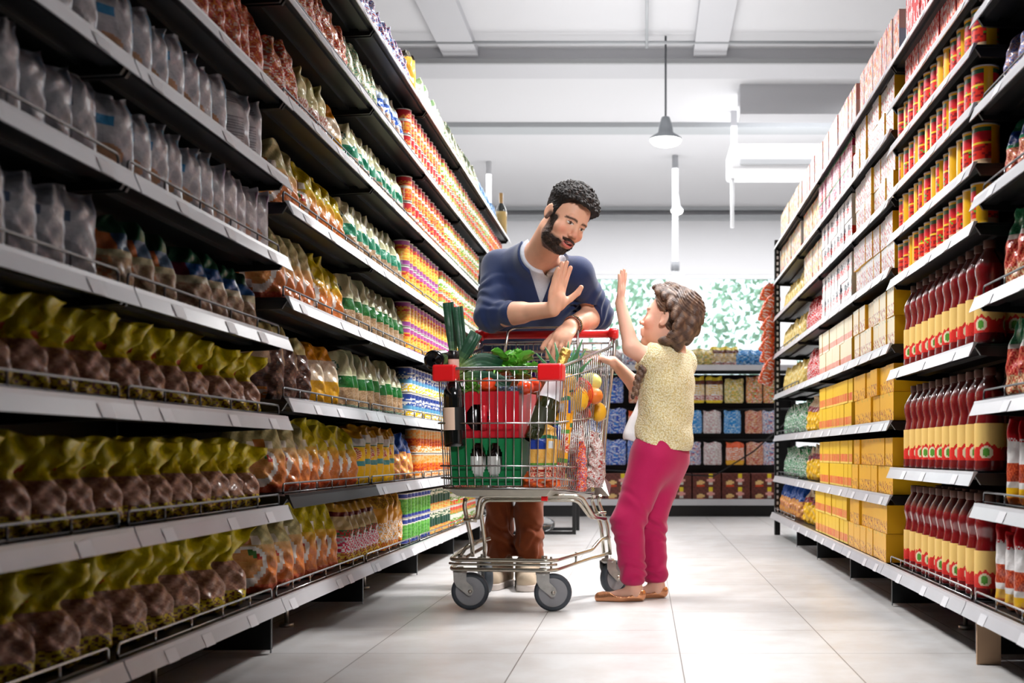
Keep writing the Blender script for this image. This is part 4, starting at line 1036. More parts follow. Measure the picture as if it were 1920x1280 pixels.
# champagne bottle tilted, gold foil neck, white collar
prof=[(0.036,0),(0.041,0.008),(0.041,0.13),(0.039,0.15),(0.030,0.19),(0.020,0.225),(0.0155,0.25),(0.0155,0.30),(0.0175,0.302),(0.0175,0.318),(0.0,0.3185)]
o=MB().lathe(subdiv(prof),30,lambda a,t,z:(38,42,14) if z<0.20 else (34,36,12),cap=False).build('champagne_bottle',M_bg); props(o,'tilted champagne bottle with gold foil neck and white collar in the trolley','bottle')
q0=CW(1003,828,-0.03); q1=CW(1062,655,0.06)
dirv=(q1-q0).normalized()
def axis_mat(p,d): 
    q=Vector((0,0,1)).rotation_difference(d); return CM@Matrix.Translation(p)@q.to_matrix().to_4x4()
o.matrix_world=axis_mat(q0,dirv); CHB=o
Lc=(q1-q0).length; sc=Lc/0.325; o.scale=(sc*0.95,sc*0.95,sc)
fo=MB().lathe(subdiv([(0.0215,0.222),(0.0172,0.25),(0.0166,0.262),(0.0166,0.30),(0.0190,0.301),(0.0190,0.320),(0.016,0.326),(0.0,0.327)],0.004),26,cap=False).build('gold_foil',mat('gold foil',(214,178,96),0.3,metal=0.9,bump=0.6,bscale=120),o)
MB().lathe(subdiv([(0.0405,0.145),(0.0318,0.19),(0.0222,0.224)]),30,cap=False).build('white_collar',mat('white foil paper',(226,228,232),0.4),o)
MB().lathe(subdiv([(0.0416,0.04),(0.0416,0.11)]),36,lambda a,t,z:(238,236,232) if (0.42<a<0.62) else (38,42,14),cap=False).build('bottle_label',mat('paper label',attr=True,rough=0.6),o)
# leeks
def leek(pts,wid,label,seed):
    r=random.Random(seed); m=MB()
    P=fillet([Vector(p) for p in pts],0.05); n=len(P)
    for lf in range(5):
        ang=r.uniform(-0.5,0.5); offs=(lf-2)*0.18
        vs=[];fs=[];cs=[]
        for i,p in enumerate(P):
            t=i/(n-1); tn=(P[min(i+1,n-1)]-P[max(i-1,0)]).normalized()
            sd=tn.cross(Vector((0,-1,0.15))).normalized(); nm=sd.cross(tn).normalized()
            wv=wid*(0.55+0.45*min(1,t*1.6))*(1.0-0.12*abs(lf-2))
            for k in range(7):
                u=k/6*2-1
                q=p+sd*(u*wv*0.5+offs*wid*0.5*t)+nm*((abs(u)*0.35)*wid*0.45*(1 if lf%2 else -1)+0.0025*(lf-2)+0.0012*math.sin(u*14))
                vs.append(q)
        for i in range(n-1):
            for k in range(6):
                a=i*7+k; fs.append((a,a+1,a+8,a+7)); t=i/(n-1)
                c=mixc((150,176,96),(44,92,66),min(1,t*2.2)); v=0.82+0.22*((k*3+lf)%3)/2
                cs.append(tuple(x*v for x in c))
        m.add(vs,fs,cs,0,True)
    o=m.build('leek',mat('leek leaves',attr=True,rough=0.42,bump=0.15,bscale=90)); o.matrix_world=CM.copy(); props(o,label,'leek')
    md=o.modifiers.new('s','SOLIDIFY'); md.thickness=0.0016
    return o
leek([CW(852,700,0.06),CW(848,640,0.06),CW(840,567,0.05)],0.036,'upright dark green leek standing tallest behind the wine bottle',1)
leek([CW(872,705,0.03),CW(866,650,0.03),CW(858,575,0.03)],0.034,'second upright leek leaning beside the tallest one',2)
leek([CW(850,705,0.0),CW(872,662,0.0),CW(893,624,0.0)],0.042,'leek cut square and leaning towards the red handle',3)
leek([CW(856,700,-0.02),CW(880,682,-0.01),CW(905,674,0.02),CW(940,684,0.05)],0.050,'bent leek drooping over the trolley front rim',4)
leek([CW(845,718,-0.03),CW(880,702,-0.03),CW(925,708,-0.03),CW(955,724,-0.02)],0.040,'leek leaves lying behind the front wires above the tomatoes',5)
# lettuce
def leafy(name,label,cat,c,R,col1,col2,n,seed):
    r=random.Random(seed); m=MB()
    for k in range(n):
        a=r.uniform(0,6.28); el=r.uniform(0.1,1.3); L=R*r.uniform(0.7,1.1); wd=R*r.uniform(0.5,0.9)
        d=Vector((math.cos(a)*math.cos(el),math.sin(a)*math.cos(el),math.sin(el))); sdv=d.cross(Vector((0,0,1))).normalized(); up=sdv.cross(d)
        vs=[];fs=[];cs=[]; G=8
        for i in range(G):
            t=i/(G-1)
            for j in range(G):
                u=j/(G-1)*2-1
                q=d*(L*t)+sdv*(u*wd*0.5*math.sin(math.pi*min(0.95,0.15+t*0.8)))+up*(0.25*R*t*t*-1+0.05*R*math.sin(u*9+t*11+k)*t*1.6+0.15*R*u*u)
                vs.append(q)
        for i in range(G-1):
            for j in range(G-1):
                b=i*G+j; fs.append((b,b+1,b+G+1,b+G)); f=abs(j-3)/3
                cs.append(mixc(col2,col1,min(1,f*1.3)*(0.6+0.4*i/G)))
        m.add(vs,fs,cs,0,True)
    o=m.build(name,mat('salad leaves',attr=True,rough=0.4,coat=0.15)); put(o,c); return props(o,label,cat)
leafy('lettuce','bright green lettuce leaves behind the front wires beside the tomatoes','lettuce',tuple(CW(886,735,-0.03)),0.055,(74,150,40),(190,215,130),14,3)
leafy('lettuce','large green lettuce on top of the red carton','lettuce',tuple(CW(960,700,0.08)),0.105,(70,150,36),(170,205,110),22,5)
leafy('lettuce','small dark green leaves near the purple packet','lettuce',tuple(CW(972,712,0.02)),0.05,(40,110,40),(120,170,80),12,6)
# tomatoes, blueberries
M_tom=mat('tomato skin',(232,72,26),0.22,coat=0.5)
for i,(px,py,r_,dy) in enumerate([(916,722,0.033,-0.02),(985,726,0.029,-0.02),(1000,722,0.028,0.02),(940,728,0.027,0.02)]):
    o=MB().ball((0,0,0),(r_,r_,r_*0.88),20,14).build('tomato',M_tom); put(o,CW(px,py,dy)); props(o,['large orange red tomato behind the front wires next to the lettuce','orange red tomato beside the blueberries','orange red tomato tucked behind the blueberries near the champagne bottle','smaller tomato between the large one and the blueberries'][i],'tomato')
e=empty('blueberry_punnet',(0,0,0),0,'clear punnet of blueberries on the red carton behind the front wires','punnet'); put(e,CW(960,740,-0.03))
MB().box(-0.045,0.045,-0.02,0.04,0.002,0.004).add([(-0.045,-0.02,0.03),(0.045,-0.02,0.03),(0.045,-0.02,0.004),(-0.045,-0.02,0.004)],[(0,1,2,3)]).build('tray',mat('clear punnet plastic',(235,238,240),0.1,trans=0.9,ior=1.2),e)
r=random.Random(4); m=MB()
for k in range(60): m.ball((r.uniform(-0.042,0.042),r.uniform(-0.016,0.038),r.uniform(0.009,0.024)),0.0055,8,5,mixc((44,54,96),(100,110,150),r.random()))
o=m.build('blueberries',mat('blueberry skin',attr=True,rough=0.5),e); o['kind']='stuff'; o.name='blueberry_fill'
# purple packet
gthing('sweet_packet',MB().add([(-0.03,0,0),(0.035,0.004,0.0),(0.03,0.006,0.035),(-0.008,0.004,0.045),(-0.03,0.0,0.06),(-0.034,-0.003,0.03)],[(0,1,2,3,4,5)]),mat('purple foil',(88,38,150),0.25,metal=0.4,coat=0.4),'purple foil packet poking up among the lettuce','packet',tuple(CW(985,706,0.10))).modifiers.new('s','SOLIDIFY').thickness=0.012
# pineapple leaves
m=MB(); r=random.Random(8); base=CW(1058,735,0.16)
for (px,py) in [(1022,650),(1040,642),(1092,636),(1066,640),(1005,662),(1098,655),(1078,650),(1110,672),(1030,668)]:
    tip=CW(px,py,0.16+r.uniform(-0.03,0.03)); mid=(base+tip)*0.5+Vector((0,0,0.012)); vs=[];fs=[]
    P=fillet([base+Vector(((px-1058)*0.0003,0,0)),mid,tip],0.08); n=len(P)
    for i,p in enumerate(P):
        t=i/(n-1); wv=0.013*(1-t**2.2)+0.0006; vs+= [p+Vector((-wv,0,0)),p+Vector((0,0.004,0)),p+Vector((wv,0,0))]
    cs=[]
    for i in range(n-1):
        a=i*3; fs+=[(a,a+1,a+4,a+3),(a+1,a+2,a+5,a+4)]; cs+=[mixc((52,120,70),(150,180,140),i/n*0.5)]*2
    m.add(vs,fs,cs,0,True)
o=m.build('crown',mat('pineapple leaf',attr=True,rough=0.4)); o.matrix_world=CM.copy(); PC=o
md=o.modifiers.new('s','SOLIDIFY'); md.thickness=0.0015
pe=empty('pineapple',(0,0,0),0,'pineapple with spiky green crown standing behind the champagne bottle','pineapple'); 
pe.matrix_world=CM.copy(); o.parent=pe; o.matrix_parent_inverse=pe.matrix_world.inverted()
b2=MB().ball(tuple(base+Vector((0,0.0,-0.07))),(0.042,0.042,0.07),22,16,bumpf=lambda d:0.05*math.sin(math.atan2(d.y,d.x)*9+d.z*9)*math.sin(math.atan2(d.y,d.x)*9-d.z*9),col=(190,140,60)).build('fruit',mat('pineapple skin',(190,140,60),0.5),pe)
# packets: orange/yellow noodle packs with blue panels
def pkface(c1,c2):
    def f(s,t,sd,fr):
        if 0.60<t<0.78 and s<0.35: return (30,60,150)
        if 0.78<=t<0.84: return (30,110,70)
        if 0.62<t<0.74 and 0.5<s<0.8: return (240,240,240)
        if t<0.30: return (214,56,40) if lump(s,t,6,2)>0 else (240,200,170)
        if 0.30<=t<0.36: return (90,150,60)
        return mixc(c1,c2,0.5+0.5*lump(s,t,3,1))
    return f
me1=bag_mesh('packet',0.10,0.035,0.19,pkface((246,196,110),(240,170,70)),3,lumps=0.002,shape='pack',nu=90,nv=70)
me2=bag_mesh('packet',0.095,0.04,0.20,pkface((250,190,50),(244,150,30)),6,lumps=0.002,shape='pack',nu=90,nv=70)
def gput(me,name,label,cat,loc,rot=(0,0,0),scale=None):
    o=bpy.data.objects.new(name,me); COL.objects.link(o); put(o,loc,rot); 
    if scale: o.scale=scale
    return props(o,label,cat)
gput(me1,'pasta_packet','yellow packet with blue panel standing behind the lower front wires','packet',tuple(CW(1018,906,-0.045)),(0,0,0),(0.95,1,1.0))
gput(me2,'pasta_packet','orange yellow packet with blue panel standing behind the champagne bottle','packet',tuple(CW(1034,906,0.03)),(0,math.radians(8),0.3),(0.9,1,1.25))
gput(me2,'pasta_packet','tall yellow packet with blue and green top near the corner bumper','packet',tuple(CW(1052,850,0.05)),(0,math.radians(2),-0.7),(0.7,1,1.15))
me3=bag_mesh('packet',0.13,0.06,0.06,P_mix([(240,96,30),(232,80,24),(244,130,60),(190,40,30)],1.6),4,lumps=0.006)
gput(me3,'crisp_packet','orange packet lying at the trolley bottom front','packet',tuple(CW(1015,914,-0.035)),(0,0,0))
me4=bag_mesh('packet',0.11,0.05,0.17,P_mix([(230,60,30),(240,120,40),(250,200,180),(60,110,180),(226,50,40)],2.6),9,lumps=0.006,nu=84,nv=70)
gput(me4,'crisp_packet','red and orange crisp packet behind the side wires','packet',tuple(CW(1082,918,0.22)),(0,0.1,-1.0))
gput(me4,'crisp_packet','orange crisp packet with blue spot near the rear wires','packet',tuple(CW(1098,915,0.36)),(0,-0.15,-0.9),(0.8,0.8,0.7))
me5=bag_mesh('packet',0.12,0.07,0.2,P_mix([(206,190,180),(236,232,230),(190,160,150),(170,60,50)],2.4),12,lumps=0.01,nu=84,nv=70)
gput(me5,'clear_bag','crinkly clear bag with reddish contents at the rear of the trolley','bag',tuple(CW(1108,912,0.36)),(0,0.05,-0.8))
gput(me5,'clear_bag','crinkly clear bag standing in the middle of the trolley','bag',tuple(CW(1068,850,0.22)),(0,-0.1,0.4))
# fruit at the top rear: lemons / melons in nets
M_lem=mat('citrus peel',attr=True,rough=0.4,bump=0.3,bscale=160,bdist=0.003)
for i,(px,py,dy,r3,c,lab,nm) in enumerate([(1085,748,0.22,(0.036,0.036,0.045),(240,180,40),'yellow orange mango in the red net behind the side wires','mango'),(1108,716,0.34,(0.040,0.036,0.034),(222,214,120),'pale yellow melon at the top rear of the trolley','melon'),(1122,772,0.38,(0.030,0.030,0.036),(238,176,36),'yellow orange fruit low at the rear of the trolley','orange'),(1092,776,0.30,(0.032,0.03,0.032),(170,60,40),'dark red apple behind the side wires','apple'),(1066,716,0.14,(0.03,0.03,0.03),(236,170,60),'orange near the champagne bottle foil','orange'),(1115,742,0.28,(0.03,0.03,0.03),(226,120,40),'reddish orange in the red net','orange'),(1070,790,0.2,(0.034,0.034,0.034),(110,60,50),'brown avocado behind the side wires','avocado')]):
    o=MB().ball((0,0,0),r3,20,14,col=c).build(nm,M_lem); put(o,CW(px,py,dy)); props(o,lab,'fruit')
m=MB(); c=CW(1085,738,0.24)
for k in range(12):
    a=k*math.pi/12
    for sg in (1,-1):
        pts=[c+Vector((0.052*math.sin(t)*math.cos(a+sg*t),0.05*math.sin(t)*math.sin(a+sg*t),-0.058*math.cos(t))) for t in [math.pi*j/12 for j in range(13)]]
        m.tube(pts,0.0011,4,cap=False)
o=m.build('fruit_net',mat('red net',(214,40,36),0.5)); o.matrix_world=CM.copy(); props(o,'red mesh net around the mango behind the side wires','net')
# ------------------------------------------------------------ smooth implicit surfaces meshed by surface nets
def A3(v): return np.array([v[0],v[1],v[2]],dtype=np.float32)
class SDF:
    "list of blended shapes; each entry (kind, params, k) with k the blend radius; negative = carve"
    def __init__(s): s.p=[]
    def cap(s,a,b,ra,rb=None,k=0.02,fl=None): s.p.append(('c',A3(a),A3(b),ra,ra if rb is None else rb,k,fl)); return s
    def ell(s,c,r,k=0.02,R=None,neg=False): s.p.append(('e',A3(c),A3(r),None if R is None else np.array(R,dtype=np.float32),k,neg)); return s
    def fn(s,f,op='u',k=0.01): s.p.append(('f',f,op,k)); return s
    def __call__(s,P):
        d=None
        for q in s.p:
            neg=False
            if q[0]=='c':
                _,a,b,ra,rb,k,fl=q
                ab=b-a; v=P-a; t=np.clip(v@ab/(ab@ab+1e-12),0,1)
                w=v-t[:,None]*ab
                if fl is not None:
                    n,sc=fl; n=A3(n); w=w+np.outer(w@n,(sc-1)*n)
                e=np.sqrt((w*w).sum(1))-(ra+(rb-ra)*t)
            elif q[0]=='e':
                _,c,r,R,k,neg=q
                v=P-c
                if R is not None: v=v@R
                k0=np.sqrt(((v/r)**2).sum(1)); k1=np.sqrt(((v/(r*r))**2).sum(1))+1e-9
                e=k0*(k0-1)/k1
            else:
                _,f,op,k=q
                e=f(P,d)
                if op=='set': d=e; continue
                if op=='i': d=np.maximum(d,e); continue
            if d is None: d=e; continue
            if neg:
                e=-e; h=np.clip(0.5+0.5*(e-d)/k,0,1); d=d+(e-d)*h+k*h*(1-h)
            else:
                h=np.clip(0.5+0.5*(d-e)/k,0,1); d=d+(e-d)*h-k*h*(1-h)
        return d
def nets(f,lo,hi,h,name='surface',B=8,margin=0.02):
    lo=A3(lo); hi=A3(hi)
    nb=np.ceil((hi-lo)/(h*B)).astype(int)+1; n=nb*B
    bi=np.stack(np.meshgrid(*[np.arange(k) for k in nb],indexing='ij'),-1).reshape(-1,3)
    cen=lo+(bi+0.5)*B*h
    dc=f(cen.astype(np.float32)); rad=B*h*0.87*1.3+margin
    act=np.abs(dc)<rad
    vals=np.empty(tuple(n),dtype=np.float32)
    V=vals.reshape(nb[0],B,nb[1],B,nb[2],B)
    sg=np.where(dc<0,-1.0,1.0).astype(np.float32).reshape(tuple(nb))
    V[:]=sg[:,None,:,None,:,None]
    loc=np.stack(np.meshgrid(*[np.arange(B)]*3,indexing='ij'),-1).reshape(-1,3)
    ab=bi[act]; out=[]
    CH=400
    for i in range(0,len(ab),CH):
        b=ab[i:i+CH]
        pts=(b[:,None,:]*B+loc[None]).reshape(-1,3)
        d=f((lo+pts*h).astype(np.float32)).reshape(len(b),B,B,B)
        for j,q in enumerate(b): V[q[0],:,q[1],:,q[2],:]=d[j]
    ins=vals<0
    nx,ny,nz=n
    c=np.zeros((nx-1,ny-1,nz-1),dtype=np.uint8)
    for dx in (0,1):
        for dy in (0,1):
            for dz in (0,1): c+=ins[dx:nx-1+dx,dy:ny-1+dy,dz:nz-1+dz]
    cell=np.argwhere((c>0)&(c<8)); idx=-np.ones(c.shape,dtype=np.int32); idx[tuple(cell.T)]=np.arange(len(cell))
    acc=np.zeros((len(cell),3),dtype=np.float64); cnt=np.zeros(len(cell))
    cor=[(0,0,0),(1,0,0),(0,1,0),(1,1,0),(0,0,1),(1,0,1),(0,1,1),(1,1,1)]
    for a in range(8):
        for ax in range(3):
            if cor[a][ax]==1: continue
            bco=list(cor[a]); bco[ax]=1
            va=vals[tuple((cell+cor[a]).T)]; vb=vals[tuple((cell+bco).T)]
            m=(va<0)!=(vb<0); t=np.where(m,va/(va-vb+1e-20),0)
            p=np.zeros((len(cell),3)); p[:]=cor[a]; p[:,ax]=t
            acc[m]+=p[m]; cnt[m]+=1
    verts=lo+(cell+acc/cnt[:,None])*h
    # pull onto the surface
    for _ in range(2):
        vf=verts.astype(np.float32); d0=f(vf); e=h*0.5
        g=np.stack([f(vf+np.array(dv,dtype=np.float32)*e)-d0 for dv in ((1,0,0),(0,1,0),(0,0,1))],1)/e
        gn=np.maximum((g*g).sum(1,keepdims=True),0.25)
        verts=verts-np.clip(g*d0[:,None]/gn,-h*0.8,h*0.8)
    faces=[]
    for ax in range(3):
        o=[1,2] if ax==0 else ([2,0] if ax==1 else [0,1])
        sl=[slice(0,None)]*3
        a=[slice(1,n[i]-1) for i in range(3)]; a[ax]=slice(0,n[ax]-1); b=list(a); b[ax]=slice(1,n[ax])
        s0=ins[tuple(a)]; s1=ins[tuple(b)]
        m=np.argwhere(s0!=s1)
        if len(m)==0: continue
        flip=s0[tuple(m.T)]
        base=m+1; base[:,ax]-=1
        def gi(u,v):
            q=base.copy(); q[:,o[0]]-=u; q[:,o[1]]-=v; return idx[tuple(q.T)]
        q=np.stack([gi(1,1),gi(0,1),gi(0,0),gi(1,0)],1)
        q=np.where(flip[:,None],q,q[:,::-1]); q=q[(q>=0).all(1)]
        faces.append(q)
    faces=np.concatenate(faces)
    return verts,faces
def np_mesh(name,verts,faces,m,colfn=None,parent=None,smooth=True):
    me=bpy.data.meshes.new(name); nv=len(verts); nf=len(faces)
    me.vertices.add(nv); me.vertices.foreach_set('co',verts.astype(np.float32).ravel())
    me.loops.add(nf*4); me.loops.foreach_set('vertex_index',faces.astype(np.int32).ravel())
    me.polygons.add(nf); me.polygons.foreach_set('loop_start',np.arange(nf,dtype=np.int32)*4)
    me.polygons.foreach_set('use_smooth',np.full(nf,smooth))
    me.update(calc_edges=True)
    if colfn is not None:
        at=me.color_attributes.new('Col','FLOAT_COLOR','POINT')
        c=np.clip(colfn(verts.astype(np.float32)),0,255)/255.0
        c=np.where(c<=0.04045,c/12.92,((c+0.055)/1.055)**2.4)
        at.data.foreach_set('color',np.concatenate([c,np.ones((nv,1))],1).astype(np.float32).ravel())
    me.materials.append(m)
    o=bpy.data.objects.new(name,me); COL.objects.link(o)
    if parent is not None:
        o.parent=parent; o.matrix_parent_inverse=Matrix.Translation(-parent.location)
    return o
def sn(P,f,ph=0.0):
    return np.sin(P[:,0]*f+ph)*np.sin(P[:,1]*f*1.13+1.7+ph)+np.sin(P[:,2]*f*0.91+ph*2)*np.sin(P[:,0]*f*0.7+P[:,1]*f*0.8+2.1)
def fbm(P,f,o=3):
    r=0;a=1.0
    for i in range(o): r=r+a*sn(P+np.array([i*3.1,i*1.7,i*2.3],dtype=np.float32),f*(2.03**i),i*1.3); a*=0.5
    return r*0.5
def basis(f,u):
    f=Vector(f).normalized(); u=Vector(u); u=(u-f*u.dot(f)).normalized(); l=f.cross(u)
    return np.array([[l.x,f.x,u.x],[l.y,f.y,u.y],[l.z,f.z,u.z]],dtype=np.float32)   # columns: side, forward, up
def sm(x,a,b):
    t=np.clip((x-a)/(b-a),0,1); return t*t*(3-2*t)
def mixn(c,d,t): return c+(np.array(d,dtype=np.float32)-c)*t[:,None]
# ------------------------------------------------------------ people
def head_shapes(s,C,R,sc=1.0,ears=(1,1),smile=0.0,child=False):
    Rm=R
    def X(p): 
        v=Rm@np.array(p,dtype=np.float32)*sc; return (C[0]+v[0],C[1]+v[1],C[2]+v[2])
    def E(c,r,k=0.02,neg=False,Rl=None):
        RR=Rm if Rl is None else Rm@np.array(Rl,dtype=np.float32)
        s.ell(X(c),tuple(q*sc for q in r),k*sc,RR,neg)
    def Cp(a,b,ra,rb,k=0.01): s.cap(X(a),X(b),ra*sc,rb*sc,k*sc)
    j=0.9 if child else 1.0
    E((0,-0.018,0.045),(0.075,0.098,0.082),0.03)
    E((0,0.022,-0.010),(0.064*(1.03 if child else 1),0.070,0.088),0.03)
    E((0,0.028,-0.074),(0.050*j,0.054,0.042),0.03)
    E((0,0.070,-0.106),(0.021*j,0.017,0.015),0.02)
    Cp((-0.045,0.020,-0.085),(0.045,0.020,-0.085),0.018,0.018,0.03) if not child else None
    Cp((-0.034,0.080,0.020),(0.034,0.080,0.020),0.010,0.010,0.014)
    for q in (-1,1):
        E((q*0.043,0.058,-0.032),(0.022,0.020,0.020),0.02)
        E((q*0.030,0.098,0.002),(0.017,0.013,0.011),0.010,neg=True)
        E((q*0.030,0.0745,0.001),(0.0145,0.0125,0.0125),0.003)
        Cp((q*0.018,0.086,0.006),(q*0.044,0.078,0.005),0.0032,0.0028,0.003)
    # nose
    Cp((0,0.086,0.010),(0,0.106,-0.030),0.0075,0.0105 if not child else 0.0085,0.010)
    E((0,0.108 if not child else 0.107,-0.033),(0.0115,0.0115,0.010),0.006)
    for q in (-1,1): E((q*0.012,0.097,-0.038),(0.0078,0.010,0.007),0.004)
    for q in (-1,1): E((q*0.006,0.106,-0.0445),(0.003,0.004,0.0025),0.002,neg=True)
    # mouth
    E((0,0.088 if not child else 0.077,-0.070),(0.030,0.016,0.020),0.012)
    ml=-0.0125 if child else 0.0
    E((0,0.1005+ml,-0.0635),(0.023,0.0075,0.0048),0.005)
    E((0,0.0985+ml,-0.0800),(0.020,0.008,0.0062),0.005)
    for q in (-1,0,1): E((q*0.013,0.106+ml-0.003*abs(q),-0.0715+0.0022*abs(q)),(0.011,0.014,0.0036),0.0015,neg=True)
    Cp((0.028,0.086,-0.064),(0.026,0.080,-0.084),0.006,0.006,0.01); Cp((-0.028,0.086,-0.064),(-0.026,0.080,-0.084),0.006,0.006,0.01)
    for q,on in zip((-1,1),ears):
        if not on: continue
        Rl=[[math.cos(q*0.35),-math.sin(q*0.35),0],[math.sin(q*0.35),math.cos(q*0.35),0],[0,0,1]]
        E((q*0.078,-0.012,-0.004),(0.0075,0.019,0.031),0.004,Rl=Rl)
        E((q*0.0865,-0.006,0.002),(0.006,0.011,0.020),0.004,neg=True,Rl=Rl)
        E((q*0.078,-0.004,-0.027),(0.006,0.009,0.010),0.004,Rl=Rl)
    return X
def hand_shapes(s,Wp,ex,ey,ez,sc=1.0,curl=(0.15,0.15,0.15,0.15),spread=0.05,thumb=0.0,kk=1.0,splay_t=1.0):
    ez=Vector(ez).normalized(); ey=Vector(ey); ey=(ey-ez*ey.dot(ez)).normalized(); ex0=Vector(ex); ex_=(ex0-ez*ex0.dot(ez)-ey*ex0.dot(ey)).normalized()
    o=Vector(Wp)
    def X(x,y,z): return o+(ex_*x+ey*y+ez*z)*sc
    R=np.array([[ex_.x,ey.x,ez.x],[ex_.y,ey.y,ez.y],[ex_.z,ey.z,ez.z]],dtype=np.float32)
    s.ell(X(0.0,0,0.048),(0.040*sc,0.0150*sc,0.054*sc),0.018*sc,R)
    s.ell(X(0.006,0.006,0.030),(0.026*sc,0.016*sc,0.034*sc),0.01*sc,R)
    s.ell(X(0.024,0.010,0.034),(0.015*sc,0.013*sc,0.028*sc),0.008*sc,R)
    L=[(0.062,-0.0305,0.078),(0.074,-0.0105,0.088),(0.080,0.0105,0.091),(0.072,0.0305,0.086)]  # pinky..index
    for i,(ln,x,z0) in enumerate(L):
        c=curl[i]; a=(i-1.5)*spread; p=X(x*0.92,0.0,z0-0.02); ang=0.0
        dirx=math.sin(a)
        segs=[0.02+ln*0.42,ln*0.32,ln*0.26]; r0=0.0098-0.0006*(i==0)
        for k,sg in enumerate(segs):
            if k>0: ang+=c*(1.0 if k==1 else 0.9)
            else: ang=c*0.55
            d=(ex_*dirx+ez*math.cos(ang)+ey*math.sin(ang)).normalized(); q=p+d*sg*sc
            s.cap(p,q,(r0-0.0007*k)*sc*kk,(r0-0.0007*(k+1))*sc*kk,(0.006 if k==0 else 0.0015)*sc); p=q
    t0=X(0.024,0.006,0.022); t1=X(0.050+0.006*splay_t,0.014+thumb*0.4,0.052); t2=X(0.060+0.016*splay_t,0.018+thumb,0.078); t3=X(0.061+0.022*splay_t,0.020+thumb*1.3,0.100)
    s.cap(t0,t1,0.0150*sc,0.0118*sc,0.012*sc); s.cap(t1,t2,0.0115*sc,0.0108*sc,0.003*sc); s.cap(t2,t3,0.0112*sc,0.0085*sc,0.003*sc)
M_skin=mat('skin',attr=True,rough=0.5,sss=0.12,spec=0.4,bump=0.12,bscale=260,bdist=0.002)
M_hair=mat('dark hair',attr=True,rough=0.6,spec=0.3,bump=0.5,bscale=420,bdist=0.003)
# ============ the man
MAN=empty('person',(-0.50,4.86,0),0,'bearded man in navy cardigan leaning on the trolley handle with one palm raised','person')
fM=Vector((0.50,-0.73,-0.47)); uM=Vector((0.53,-0.17,0.83))
HC=W(1061,411,4.42); HR=basis(fM,uM); HS=0.955
def HX(x,y,z):
    v=HR@np.array((x,y,z),dtype=np.float32)*HS; return Vector((HC[0]+v[0],HC[1]+v[1],HC[2]+v[2]))
pel=W(966,690,4.95); bel=W(972,615,4.88); che=W(1003,548,4.74); nb=W(1010,486,4.62)
shR=W(934,500,4.72); shL=W(1082,512,4.62)
elR=W(920,592,4.60); wrR=W(1036,580,4.42)
elL=W(1120,590,4.76); wrL=W(1069,612,4.56)
hpR=W(938,730,4.95); hpL=W(996,730,4.93); knR=W(934,880,4.86); knL=W(994,880,4.84); anR=W(940,1062,4.84); anL=W(990,1066,4.80)
def torso_parts(s,g=0.0,k=0.05):
    tl=(che-pel).normalized(); fr=Vector((0,-1,0)); fr=(fr-tl*fr.dot(tl)).normalized(); sd=tl.cross(fr)
    R=np.array([[sd.x,fr.x,tl.x],[sd.y,fr.y,tl.y],[sd.z,fr.z,tl.z]],dtype=np.float32)
    s.ell(che,(0.168+g,0.112+g,0.19+g),k,R); s.ell(bel,(0.150+g,0.108+g,0.20+g),k,R); s.ell(pel,(0.160+g,0.112+g,0.13+g),k)
    s.cap(shR,shL,0.050+g,0.050+g,k)
    s.cap(nb+Vector((-0.02,0.05,-0.02)),nb+Vector((0.0,0.0,0.01)),0.075+g*0.5,0.062+g*0.3,k)
mb_=SDF(); torso_parts(mb_,-0.012)
mb_.cap(nb,HX(0,-0.035,-0.06),0.060,0.056,0.03)
mb_.cap(nb+Vector((0,-0.02,0.0)),HX(0,0.0,-0.075),0.050,0.046,0.03)
mb_.cap(shR,elR,0.050,0.042,0.03); mb_.cap(elR,wrR,0.045,0.028,0.02)
mb_.cap(elR+(wrR-elR)*0.15,elR+(wrR-elR)*0.5,0.046,0.038,0.02)
mb_.cap(shL,elL,0.050,0.042,0.03); mb_.cap(elL,wrL,0.045,0.028,0.02); mb_.cap(elL+(wrL-elL)*0.2,elL+(wrL-elL)*0.6,0.045,0.037,0.02)
for a,b,c in ((hpR,knR,anR),(hpL,knL,anL)): mb_.cap(a,b,0.070,0.050,0.04); mb_.cap(b,c,0.050,0.036,0.03)
for a in (anR,anL): mb_.cap(a,a+Vector((0,-0.08,-0.045)),0.032,0.026,0.03)
head_shapes(mb_,HC,HR,HS)
hand_shapes(mb_,wrR+Vector((0.004,0,0.0)),(0.55,0.83,0.0),(0.80,-0.58,-0.08),(0.20,-0.02,0.98),1.05,curl=(0.12,0.06,0.05,0.08),spread=0.045,thumb=0.010,splay_t=1.0)
hand_shapes(mb_,wrL,(-0.9,-0.2,-0.25),(0.15,0.62,-0.75),(-0.30,-0.62,-0.50),1.06,curl=(0.60,0.55,0.52,0.45),spread=0.05,thumb=0.012,splay_t=0.5)
HCn=A3(HC)
def hl(P): return (P-HCn)@HR/HS
